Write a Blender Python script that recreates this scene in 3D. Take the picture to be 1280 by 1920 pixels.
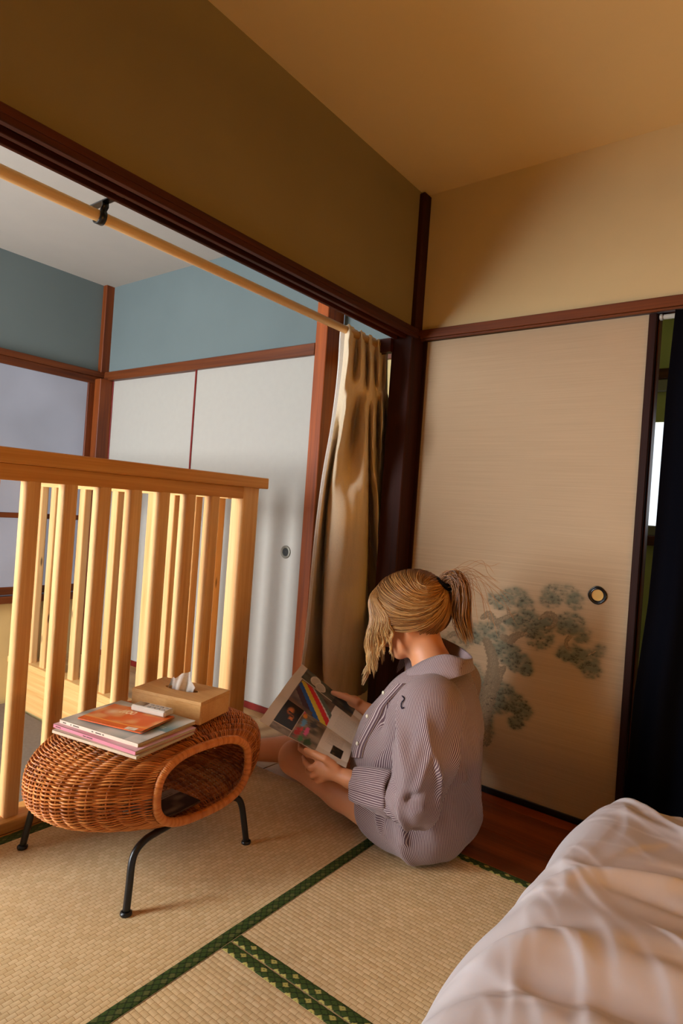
import bpy, bmesh, math, random
import numpy as np
from mathutils import Matrix, Vector
random.seed(7); rng = np.random.default_rng(7)
sc = bpy.context.scene
for o in list(bpy.data.objects): bpy.data.objects.remove(o)

# ---------------------------------------------------------------- camera
YAW, PITCH, ROLL, FPX = 0.651054722, -0.000713248, 0.0706986064, 1163.32
_f = np.array([-math.sin(YAW)*math.cos(PITCH), math.cos(YAW)*math.cos(PITCH), math.sin(PITCH)])
_r0 = np.array([math.cos(YAW), math.sin(YAW), 0.0]); _u0 = np.cross(_r0, _f)
_r = math.cos(ROLL)*_r0 + math.sin(ROLL)*_u0
_u = -math.sin(ROLL)*_r0 + math.cos(ROLL)*_u0
CAM = np.array([0.0, 0.0, 1.0])
cd = bpy.data.cameras.new('camera'); cam = bpy.data.objects.new('camera', cd)
sc.collection.objects.link(cam); sc.camera = cam
cd.sensor_fit = 'HORIZONTAL'; cd.sensor_width = 36.0; cd.lens = FPX/1280*36.0
cd.clip_start = 0.02; cd.clip_end = 60
M = Matrix.Identity(4)
for i in range(3):
    M[i][0], M[i][1], M[i][2], M[i][3] = _r[i], _u[i], -_f[i], CAM[i]
cam.matrix_world = M

# measuring helpers: a point of the photograph turned into a place in the room
def ray(x, y): return _r*(x-640)/FPX - _u*(y-960)/FPX + _f
def onz(x, y, z=0.0):
    d = ray(x, y); return CAM + d*((z-CAM[2])/d[2])
def ony(x, y, Y):
    d = ray(x, y); return CAM + d*((Y-CAM[1])/d[1])
def onx(x, y, X):
    d = ray(x, y); return CAM + d*((X-CAM[0])/d[0])
def px(p):
    q = np.asarray(p, float)-CAM; z = q@_f
    return np.stack([640+FPX*(q@_r)/z, 960-FPX*(q@_u)/z], -1)

# ---------------------------------------------------------------- world, light, exposure
w = bpy.data.worlds.new('world'); sc.world = w; w.use_nodes = True
w.node_tree.nodes['Background'].inputs[0].default_value = (0.62, 0.72, 0.85, 1)
w.node_tree.nodes['Background'].inputs[1].default_value = 0.5
DAY = 38.0            # daylight coming through the assumed stair-hall window (strength of its bright pane)
DAY_COL = (0.90, 0.95, 1.0)
FAR_PANE = 0.22       # frosted window across the stairwell
FILL_LAMP = 180.0           # bulb of the added, unseen uplighter giving warm fill behind the viewer (W)
FILL_LANTERN = 66.0        # added, unseen paper lantern for warm fill, beyond the bed, right of the frame
FILL_COL = (1.0, 0.49, 0.09)  # warm colour of both added fill lights
vs = sc.view_settings
vs.view_transform = 'Standard'; vs.look = 'None'; vs.gamma = 1.0; vs.use_curve_mapping = False
vs.exposure = 0.0
try:
    sc.cycles.max_bounces = 8; sc.cycles.diffuse_bounces = 5
    sc.cycles.sample_clamp_indirect = 4.0; sc.cycles.use_denoising = True
except Exception: pass

# ---------------------------------------------------------------- building helpers
def lin(c):
    c = np.asarray(c, float)/255.0
    return np.where(c <= 0.04045, c/12.92, ((c+0.055)/1.055)**2.4)
def wloc(o):
    p = np.zeros(3)
    while o is not None:
        p = p + np.array(o.location); o = o.parent
    return p
def link(o, parent=None):
    sc.collection.objects.link(o)
    if parent is not None: o.parent = parent
    return o
def tag(o, label=None, cat=None, group=None, kind=None):
    if label: o['label'] = label
    if cat: o['category'] = cat
    if group: o['group'] = group
    if kind: o['kind'] = kind
    return o
def thing(name, loc, label, cat, group=None, kind=None):
    o = bpy.data.objects.new(name, None); o.empty_display_size = 0.05
    o.location = loc; link(o); return tag(o, label, cat, group, kind)
def mesh(name, V, F, mat, parent=None, smooth=False, col=None, attrs=None, uv=None, at=None):
    """one mesh object from world-space vertices; at = world origin for the object itself"""
    V = np.asarray(V, float)
    base = wloc(parent) if parent is not None else np.zeros(3)
    if at is None: at = base
    at = np.asarray(at, float)
    me = bpy.data.meshes.new(name)
    if isinstance(F, np.ndarray):
        n = F.shape[0]; k = F.shape[1]
        me.vertices.add(len(V)); me.vertices.foreach_set('co', (V-at).astype(np.float32).ravel())
        me.loops.add(n*k); me.loops.foreach_set('vertex_index', F.astype(np.int32).ravel())
        me.polygons.add(n); me.polygons.foreach_set('loop_start', np.arange(0, n*k, k, dtype=np.int32))
        try: me.polygons.foreach_set('loop_total', np.full(n, k, np.int32))
        except Exception: pass
        me.update(calc_edges=True)
    else:
        me.from_pydata([tuple(v) for v in (V-at)], [], [tuple(int(i) for i in f) for f in F])
    me.validate()
    if smooth:
        me.polygons.foreach_set('use_smooth', [True]*len(me.polygons))
    if col is not None:
        a = me.color_attributes.new('Col', 'FLOAT_COLOR', 'POINT')
        c = np.ones((len(V), 4), np.float32); c[:, :3] = col; a.data.foreach_set('color', c.ravel())
    if attrs:
        for k_, v_ in attrs.items():
            a = me.attributes.new(k_, 'FLOAT', 'POINT'); a.data.foreach_set('value', np.asarray(v_, np.float32))
    me.materials.append(mat)
    o = bpy.data.objects.new(name, me); o.location = at-base
    return link(o, parent)
def twin(o, loc, parent=None, name=None):
    """a copy that shares the mesh, placed at world loc"""
    c = o.copy(); base = wloc(parent) if parent is not None else np.zeros(3)
    link(c, parent); c.location = np.asarray(loc)-base
    return c
class MB:
    def __init__(s): s.V = []; s.F = []; s.n = 0
    def add(s, V, F):
        V = np.asarray(V, float); s.V.append(V)
        for f in F: s.F.append(tuple(int(i)+s.n for i in f))
        s.n += len(V); return s
    def box(s, lo, hi, bev=0.0, R=None, c=None):
        V, F = box_geo(lo, hi, bev)
        if R is not None: V = (V-c)@R.T + c
        return s.add(V, F)
    def tube(s, P, r, n=8, cap=True): return s.add(*tube_geo(P, r, n, cap))
    def build(s, name, mat, parent=None, smooth=False, **k):
        return mesh(name, np.concatenate(s.V), s.F, mat, parent, smooth, **k)
def box_geo(lo, hi, bev=0.0):
    lo = np.array(lo, float); hi = np.array(hi, float)
    b = min(bev, 0.49*float((hi-lo).min()))
    if b <= 0:
        V = np.array([[x, y, z] for x in (lo[0], hi[0]) for y in (lo[1], hi[1]) for z in (lo[2], hi[2])])
        F = [(0,1,3,2),(4,6,7,5),(0,4,5,1),(2,3,7,6),(0,2,6,4),(1,5,7,3)]
        return V, F
    V = []; idx = {}
    for sx in (0,1):
        for sy in (0,1):
            for sz in (0,1):
                s = (sx,sy,sz)
                for ax in range(3):
                    p = [ (hi[i] if s[i] else lo[i]) for i in range(3)]
                    for i in range(3):
                        if i != ax: p[i] += -b if s[i] else b
                    idx[(s,ax)] = len(V); V.append(p)
    F = []
    for ax in range(3):
        o1, o2 = [(1,2),(2,0),(0,1)][ax]
        for sd in (0,1):
            q = []
            for a, c in ((0,0),(1,0),(1,1),(0,1)):
                s = [0,0,0]; s[ax] = sd; s[o1] = a; s[o2] = c; q.append(idx[(tuple(s),ax)])
            F.append(q if sd else q[::-1])
    for ax in range(3):
        o1, o2 = [(1,2),(2,0),(0,1)][ax]
        for a in (0,1):
            for c in (0,1):
                s0 = [0,0,0]; s0[o1] = a; s0[o2] = c; s1 = list(s0); s1[ax] = 1
                q = [idx[(tuple(s0),o1)], idx[(tuple(s0),o2)], idx[(tuple(s1),o2)], idx[(tuple(s1),o1)]]
                F.append(q if (a ^ c) else q[::-1])
    for sx in (0,1):
        for sy in (0,1):
            for sz in (0,1):
                t = [idx[((sx,sy,sz),i)] for i in range(3)]
                F.append(t if (sx+sy+sz) % 2 else t[::-1])
    return np.array(V), F
def frames(P):
    P = np.asarray(P, float); T = np.gradient(P, axis=0); T /= np.linalg.norm(T, axis=1, keepdims=True)+1e-12
    a = np.array([0,0,1.0]) if abs(T[0][2]) < .9 else np.array([1.0,0,0])
    N = np.zeros_like(P); n = a-T[0]*(a@T[0]); n /= np.linalg.norm(n)
    for i in range(len(P)):
        n = n-T[i]*(n@T[i]); n /= np.linalg.norm(n)+1e-12; N[i] = n
    return T, N, np.cross(T, N)
def tube_geo(P, r, n=8, cap=True):
    P = np.asarray(P, float); r = np.broadcast_to(np.asarray(r, float), (len(P),))
    T, N, B = frames(P); m = len(P)
    a = np.arange(n)/n*2*math.pi
    V = (P[:,None,:] + r[:,None,None]*(np.cos(a)[None,:,None]*N[:,None,:]+np.sin(a)[None,:,None]*B[:,None,:])).reshape(-1,3)
    F = [(i*n+j, i*n+(j+1)%n, (i+1)*n+(j+1)%n, (i+1)*n+j) for i in range(m-1) for j in range(n)]
    if cap: F += [tuple(range(n))[::-1], tuple((m-1)*n+j for j in range(n))]
    return V, F
def catmull(P, k=8):
    P = np.asarray(P, float); Q = np.vstack([2*P[0]-P[1], P, 2*P[-1]-P[-2]]); out = []
    for i in range(len(P)-1):
        p0, p1, p2, p3 = Q[i:i+4]
        for t in np.arange(k)/k:
            out.append(.5*((2*p1)+(p2-p0)*t+(2*p0-5*p1+4*p2-p3)*t*t+(3*p1-p0-3*p2+p3)*t**3))
    out.append(P[-1]); return np.array(out)
def grid_faces(nu, nv, wrap=False):
    i, j = np.meshgrid(np.arange(nu-1), np.arange(nv if wrap else nv-1), indexing='ij')
    a = i*nv+j; b = i*nv+(j+1) % nv; c = (i+1)*nv+(j+1) % nv; d = (i+1)*nv+j
    return np.stack([a,b,c,d], -1).reshape(-1, 4)
def lathe(prof, n=24):
    """profile (r,z) around z"""
    prof = np.asarray(prof, float); a = np.arange(n)/n*2*math.pi
    V = np.stack([prof[:,0,None]*np.cos(a), prof[:,0,None]*np.sin(a), np.repeat(prof[:,1,None], n, 1)], -1).reshape(-1,3)
    return V, [tuple(q) for q in grid_faces(len(prof), n, True)]

# ---------------------------------------------------------------- materials
def newmat(name, rough=0.6, spec=0.3, metal=0.0):
    m = bpy.data.materials.new(name); m.use_nodes = True; nt = m.node_tree
    b = nt.nodes['Principled BSDF']; b.inputs['Roughness'].default_value = rough
    b.inputs['Specular IOR Level'].default_value = spec; b.inputs['Metallic'].default_value = metal
    return m, nt, b
def N(nt, t, **k):
    n = nt.nodes.new(t)
    for a, v in k.items(): setattr(n, a, v)
    return n
def ramp(nt, fac, stops):
    r = N(nt, 'ShaderNodeValToRGB'); e = r.color_ramp.elements
    while len(e) < len(stops): e.new(0.5)
    for i, (p, c) in enumerate(stops):
        e[i].position = p; e[i].color = (*c, 1)
    nt.links.new(fac, r.inputs[0]); return r.outputs[0]
def coords(nt, scale, rnd=0.0):
    tc = N(nt, 'ShaderNodeTexCoord'); mp = N(nt, 'ShaderNodeMapping')
    mp.inputs['Scale'].default_value = scale
    if rnd:
        oi = N(nt, 'ShaderNodeObjectInfo'); mu = N(nt, 'ShaderNodeMath', operation='MULTIPLY'); mu.inputs[1].default_value = rnd
        nt.links.new(oi.outputs['Random'], mu.inputs[0])
        ad = N(nt, 'ShaderNodeVectorMath', operation='ADD'); nt.links.new(tc.outputs['Object'], ad.inputs[0]); nt.links.new(mu.outputs[0], ad.inputs[1])
        nt.links.new(ad.outputs[0], mp.inputs[0])
    else: nt.links.new(tc.outputs['Object'], mp.inputs[0])
    return mp.outputs[0]
def noise(nt, vec, scale, detail=4, dist=0.0):
    n = N(nt, 'ShaderNodeTexNoise'); n.inputs['Scale'].default_value = scale; n.inputs['Detail'].default_value = detail
    n.inputs['Distortion'].default_value = dist
    nt.links.new(vec, n.inputs['Vector']); return n.outputs['Fac']
def bump(nt, b, h, strength=0.3, dist=0.002):
    bp = N(nt, 'ShaderNodeBump'); bp.inputs['Strength'].default_value = strength; bp.inputs['Distance'].default_value = dist
    nt.links.new(h, bp.inputs['Height']); nt.links.new(bp.outputs[0], b.inputs['Normal'])
def plain(name, c, rough=0.6, spec=0.3, metal=0.0, var=0.0, vscale=8.0, bumps=0.0, bscale=200.0):
    m, nt, b = newmat(name, rough, spec, metal); c = lin(c)
    v = coords(nt, (1,1,1))
    if var:
        f = noise(nt, v, vscale)
        nt.links.new(ramp(nt, f, [(0.25, tuple(c*(1-var))), (0.75, tuple(np.clip(c*(1+var),0,1)))]), b.inputs['Base Color'])
    else: b.inputs['Base Color'].default_value = (*c, 1)
    if bumps: bump(nt, b, noise(nt, v, bscale, 3), bumps, 0.001)
    return m
def wood(name, dark, light, axis, rough=0.45, spec=0.35, ring=22.0, rnd=5.0, knots=False):
    m, nt, b = newmat(name, rough, spec)
    s = [ring, ring, ring]; s[axis] = 0.9
    v = coords(nt, s, rnd); f = noise(nt, v, 1.0, 6, 0.6)
    s2 = [240, 240, 240]; s2[axis] = 4
    g = noise(nt, coords(nt, s2, rnd), 1.0, 2)
    mx = N(nt, 'ShaderNodeMath', operation='MULTIPLY_ADD'); mx.inputs[1].default_value = 0.3
    nt.links.new(g, mx.inputs[0]); sc_ = N(nt, 'ShaderNodeMath', operation='MULTIPLY'); sc_.inputs[1].default_value = 0.72
    nt.links.new(f, sc_.inputs[0]); nt.links.new(sc_.outputs[0], mx.inputs[2])
    col = ramp(nt, mx.outputs[0], [(0.32, tuple(lin(dark))), (0.66, tuple(lin(light)))])
    if knots:
        kv = coords(nt, (14, 14, 3.2) if axis == 2 else (14, 3.2, 14), rnd)
        vo = N(nt, 'ShaderNodeTexVoronoi'); vo.inputs['Scale'].default_value = 1.0; nt.links.new(kv, vo.inputs['Vector'])
        k = ramp(nt, vo.outputs['Distance'], [(0.05, (0.12,0.12,0.12)), (0.10, (1,1,1))])
        mm = N(nt, 'ShaderNodeMixRGB', blend_type='MULTIPLY'); mm.inputs[0].default_value = 0.85
        nt.links.new(col, mm.inputs[1]); nt.links.new(k, mm.inputs[2]); col = mm.outputs[0]
    nt.links.new(col, b.inputs['Base Color']); bump(nt, b, g, 0.15, 0.0006)
    return m
def painted(name, rough=0.6, spec=0.3, bumps=0.0, bscale=300):
    m, nt, b = newmat(name, rough, spec)
    a = N(nt, 'ShaderNodeAttribute', attribute_name='Col'); nt.links.new(a.outputs['Color'], b.inputs['Base Color'])
    if bumps: bump(nt, b, noise(nt, coords(nt, (1,1,1)), bscale, 3), bumps, 0.0008)
    return m
def glow(name, c, strength):
    m, nt, b = newmat(name, 0.5); b.inputs['Base Color'].default_value = (.3,.3,.3,1)
    b.inputs['Emission Color'].default_value = (*c, 1); b.inputs['Emission Strength'].default_value = strength
    return m

MT = {}
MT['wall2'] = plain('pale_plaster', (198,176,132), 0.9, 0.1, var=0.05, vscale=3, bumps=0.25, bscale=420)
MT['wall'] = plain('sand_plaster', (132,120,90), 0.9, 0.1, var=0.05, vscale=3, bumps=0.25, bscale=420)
MT['ceil'] = plain('ceiling_paper', (218,192,142), 0.9, 0.1, var=0.03, vscale=2, bumps=0.15, bscale=300)
MT['ceil2'] = plain('hall_ceiling', (182,174,164), 0.9, 0.1, var=0.02, bumps=0.1)
MT['blue'] = plain('blue_grey_plaster', (104,115,115), 0.9, 0.1, var=0.05, vscale=2.5, bumps=0.2, bscale=380)
MT['yellow'] = plain('yellow_plaster', (205,182,128), 0.9, 0.1, var=0.05, bumps=0.2)
MT['green'] = plain('olive_plaster', (222,222,156), 0.9, 0.1, var=0.06, bumps=0.2)
MT['dark_x'] = wood('dark_wood_x', (52,14,3), (104,40,12), 0)
MT['dark_y'] = wood('dark_wood_y', (38,9,2), (78,28,8), 1, rough=.55, spec=.25)
MT['dark_z'] = wood('dark_wood_z', (26,8,3), (56,20,7), 2, rough=.65, spec=.2)
MT['red_x'] = wood('red_wood_x', (64,25,8), (112,56,20), 0)
MT['red_y'] = wood('red_wood_y', (64,25,8), (112,56,20), 1)
MT['red_z'] = wood('red_wood_z', (74,29,8), (128,62,20), 2)
MT['orange_z'] = wood('orange_wood_z', (104,42,8), (166,80,22), 2)
MT['floor_pale'] = wood('pale_floor_board', (158,118,72), (190,150,100), 0, rough=0.4, ring=14)
MT['floor'] = wood('floor_board', (86,36,14), (146,74,34), 0, rough=0.3, ring=16)
MT['pine_z'] = wood('pine_z', (208,148,84), (234,190,130), 2, rough=0.5, ring=30, knots=True)
MT['pine_y'] = wood('pine_y', (190,124,56), (218,160,86), 1, rough=0.5, ring=30)
MT['pine_x'] = wood('pine_x', (206,148,82), (232,190,124), 0, rough=0.5, ring=30)
MT['black'] = plain('black_metal', (12,11,11), 0.35, 0.5)
MT['grey_floor'] = plain('grey_carpet', (120,108,96), 0.95, 0.05, var=0.1, vscale=60, bumps=0.4, bscale=500)

# ================================================================ THE ROOM
YF = 2.198            # plane of the sliding doors
XB = -3.65            # far wall of the stair hall
ZC = 2.318
def struct(name, boxes, mat, label=None, parent=None, bev=0.0):
    b = MB()
    for lo, hi in boxes: b.box(lo, hi, bev)
    o = b.build(name, mat, parent)
    if parent is None: tag(o, label or name.replace('_', ' '), None, None, 'structure')
    return o
# ceilings and walls
struct('ceiling', [((-1.40,-1.75,ZC),(1.6,2.3,ZC+.06))], MT['ceil'], 'warm papered ceiling of the bedroom')
struct('ceiling_hall', [((XB-.1,-1.35,ZC),(-1.40,2.45,ZC+.06))], MT['ceil2'], 'pale grey ceiling of the stair hall')
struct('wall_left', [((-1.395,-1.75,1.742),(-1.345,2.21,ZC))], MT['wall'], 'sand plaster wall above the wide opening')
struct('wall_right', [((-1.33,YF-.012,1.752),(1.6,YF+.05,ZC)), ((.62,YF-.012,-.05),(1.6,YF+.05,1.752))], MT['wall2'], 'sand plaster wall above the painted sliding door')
struct('wall_east', [((1.6,-1.75,-.05),(1.65,2.3,ZC))], MT['wall'], 'sand plaster wall beside the bed')
struct('wall_front', [((-1.40,-1.80,-.05),(1.65,-1.75,ZC)), ((-1.40,-1.75,-.05),(-1.345,-1.15,1.75))], MT['wall'], 'sand plaster wall behind the viewer')
# right-hand lintel (kamoi) over the sliding doors
struct('trim_1', [((-1.34,2.166,1.722),(1.6,2.25,1.757)), ((-1.34,2.172,1.714),(1.6,2.186,1.722)), ((-1.34,2.232,1.714),(1.6,2.25,1.722))], MT['red_x'], 'red-brown grooved wooden lintel over the painted sliding door', bev=.0015)
# left-hand lintel with sliding grooves
struct('trim_2', [((-1.394,-1.75,1.728),(-1.298,2.13,1.748)), ((-1.315,-1.75,1.712),(-1.298,2.13,1.728)), ((-1.358,-1.75,1.712),(-1.343,2.13,1.728)), ((-1.394,-1.75,1.712),(-1.383,2.13,1.728))], MT['dark_y'], 'dark grooved wooden lintel along the wide opening', bev=.0015)
# posts
struct('trim_3', [((-1.366,2.140,1.745),(-1.318,2.205,ZC-.004))], MT['dark_z'], 'dark slender corner post between the two plaster walls', bev=.008)
struct('trim_4', [((-1.408,2.105,0),(-1.312,2.23,1.735))], MT['dark_z'], 'thick dark corner post beside the beige curtain', bev=.004)
struct('trim_5', [((-1.884,2.180,0),(-1.815,2.30,ZC))], MT['orange_z'], 'orange-brown post between white sliding doors and beige curtain', bev=.003)

# ---------------------------------------------------------------- floor: tatami mats and boards
def tatami_mat(name, axis, rough=0.75):
    m, nt, b = newmat(name, rough, 0.25)
    tc = N(nt, 'ShaderNodeTexCoord'); sp = N(nt, 'ShaderNodeSeparateXYZ'); nt.links.new(tc.outputs['Object'], sp.inputs[0])
    cb = N(nt, 'ShaderNodeCombineXYZ')
    nt.links.new(sp.outputs['Y' if axis == 'y' else 'X'], cb.inputs[0]); nt.links.new(sp.outputs['X' if axis == 'y' else 'Y'], cb.inputs[1])
    br = N(nt, 'ShaderNodeTexBrick'); br.offset = 0.5
    br.inputs['Scale'].default_value = 1.0; br.inputs['Brick Width'].default_value = 0.019; br.inputs['Row Height'].default_value = 0.0125
    br.inputs['Mortar Size'].default_value = 0.0007; br.inputs['Mortar Smooth'].default_value = 0.6; br.inputs['Bias'].default_value = 0
    br.inputs['Color1'].default_value = (*lin((224,196,152)), 1); br.inputs['Color2'].default_value = (*lin((210,180,134)), 1)
    br.inputs['Mortar'].default_value = (*lin((172,134,86)), 1)
    nt.links.new(cb.outputs[0], br.inputs['Vector'])
    big = noise(nt, coords(nt, (1,1,1)), 2.2, 3)
    tone = ramp(nt, big, [(0.3, (.86,.86,.86)), (0.7, (1.06,1.05,1.0))])
    mm = N(nt, 'ShaderNodeMixRGB', blend_type='MULTIPLY'); mm.inputs[0].default_value = 1
    nt.links.new(br.outputs['Color'], mm.inputs[1]); nt.links.new(tone, mm.inputs[2])
    sv = coords(nt, (900, 60, 1) if axis == 'y' else (60, 900, 1)); st = noise(nt, sv, 1.0, 2)
    s2 = ramp(nt, st, [(0.3, (.84,.84,.82)), (0.7, (1.05,1.05,1.05))])
    m2 = N(nt, 'ShaderNodeMixRGB', blend_type='MULTIPLY'); m2.inputs[0].default_value = 1
    nt.links.new(mm.outputs[0], m2.inputs[1]); nt.links.new(s2, m2.inputs[2])
    nt.links.new(m2.outputs[0], b.inputs['Base Color'])
    iv = N(nt, 'ShaderNodeMath', operation='SUBTRACT'); iv.inputs[0].default_value = 1; nt.links.new(br.outputs['Fac'], iv.inputs[1])
    bump(nt, b, iv.outputs[0], 0.35, 0.0012)
    return m
MT['tat_x'] = tatami_mat('tatami_weave_x', 'x'); MT['tat_y'] = tatami_mat('tatami_weave_y', 'y')
MT['border'] = painted('brocade_border', 0.7, 0.2, 0.15, 900)
floor = tag(MB().box((-1.80,-1.75,-.12),(1.65,2.45,-.03)).build('floor', MT['floor']), 'floor of tatami mats with a strip of dark boards', None, None, 'structure')
def border_col(p, q, dim=False):
    s = 0.021
    a = (p+q*1.25)/s; b = (p-q*1.25)/s
    fa = a-np.floor(a); fb = b-np.floor(b)
    ia = np.floor(a).astype(int); ib = np.floor(b).astype(int)
    base = lin((66,84,34)); dk = lin((26,38,16)); yl = lin((170,158,84))
    line = (np.minimum(fa, 1-fa) < .07) | (np.minimum(fb, 1-fb) < .07)
    ring = ((np.maximum(abs(fa-.5), abs(fb-.5))*9).astype(int) % 2) == 0
    yl = np.where(dim, lin((88,92,46)), yl) if dim else yl
    fl = (((ia-ib) % 4 == 0) & ((ia+ib) % 6 < 3)) | (((ia-ib) % 4 == 2) & ((ia+ib+3) % 6 < 2))
    core = (np.abs(fa-.5)+np.abs(fb-.5) < .12)
    out = np.where(ring[..., None], base, base*0.62)
    out = np.where(fl[..., None], np.where(core[..., None], base, yl), out)
    return np.where(line[..., None], dk, out)
def mat_border(name, lo, hi, axis, parent):
    L = hi[1]-lo[1] if axis == 'y' else hi[0]-lo[0]; W_ = hi[0]-lo[0] if axis == 'y' else hi[1]-lo[1]
    nu = int(L/.0022)+2; nv = max(8, int(W_/.0022)+2)
    p = np.linspace(0, L, nu); q = np.linspace(0, W_, nv); P, Q = np.meshgrid(p, q, indexing='ij')
    z = 0.0018-0.0022*(np.abs(Q/W_-.5)*2)**6
    X, Y = (lo[0]+Q, lo[1]+P) if axis == 'y' else (lo[0]+P, lo[1]+Q)
    c = border_col(P, Q+(0.011 if axis == 'y' else 0.0), axis == 'y')
    return mesh(name, np.stack([X, Y, z], -1).reshape(-1,3), grid_faces(nu, nv), MT['border'], parent, True, col=c.reshape(-1,3))
def tatami(x0, x1, y0, y1, axis, blo, bhi):
    """woven surface with real ribs running along the cloth borders; blo/bhi = border widths"""
    a0, a1 = (x0, x1) if axis == 'y' else (y0, y1)
    pitch = .0125; n = int(math.ceil((a1-a0)/pitch*4))+1
    a = np.linspace(a0, a1, n); ph = (a/pitch) % 1.0
    z = 0.0011*np.abs(np.sin(math.pi*ph))**0.6-0.0011
    l0, l1 = (y0, y1) if axis == 'y' else (x0, x1)
    l = np.linspace(l0, l1, 3)
    A, Lm = np.meshgrid(a, l, indexing='ij'); Z = np.repeat(z[:,None], 3, 1)
    X, Y = (A, Lm) if axis == 'y' else (Lm, A)
    V = np.stack([X, Y, Z], -1).reshape(-1,3); F = grid_faces(n, 3)
    # skirt down to the floor
    V2, F2 = box_geo((x0,y0,-.03),(x1,y1,-.004))
    F = [tuple(q) for q in F]+[tuple(i+len(V) for i in q) for q in F2]
    m = mesh('tatami_mat', np.concatenate([V, V2]), F, MT['tat_'+axis], floor, True)
    if blo: mat_border('border', (x0,y0), (x0+blo,y1) if axis == 'y' else (x1,y0+blo), axis, m)
    if bhi: mat_border('border', (x1-bhi,y0) if axis == 'y' else (x0,y1-bhi), (x1,y1), axis, m)
    return m
tatami(-1.80, -1.006, -.05, 1.745, 'y', .04, .034)
tatami(-1.004, .80, 1.021, 1.745, 'x', .03, .03)
tatami(-1.004, .80, .10, 1.019, 'x', .03, .03)
tatami(-1.80, -1.006, -1.74, -.052, 'y', .04, .034)
tatami(-1.004, .80, -.82, .098, 'x', .03, .03)
tatami(.802, 1.598, -.82, 1.745, 'y', .03, .03)
tatami(-1.004, 1.598, -1.74, -.822, 'x', .03, .03)
# board strip in front of the sliding doors, each board a piece of the floor
yb = np.linspace(1.747, 2.33, 4)
for i in range(3):
    for xa, xb in ((-3.64,-2.62),(-2.618,-1.62),(-1.618,-1.16),(-1.158,-.2),(-.198,1.598)):
        MB().box((xa+.0006, yb[i]+.0008, -.03), (xb-.0006, yb[i+1]-.0008, -.002+.0004*((i*7+int(xa*5)) % 3)), .0012).build('floor_board', MT['floor' if xb > -1.1 else 'floor_pale'], floor)

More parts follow.
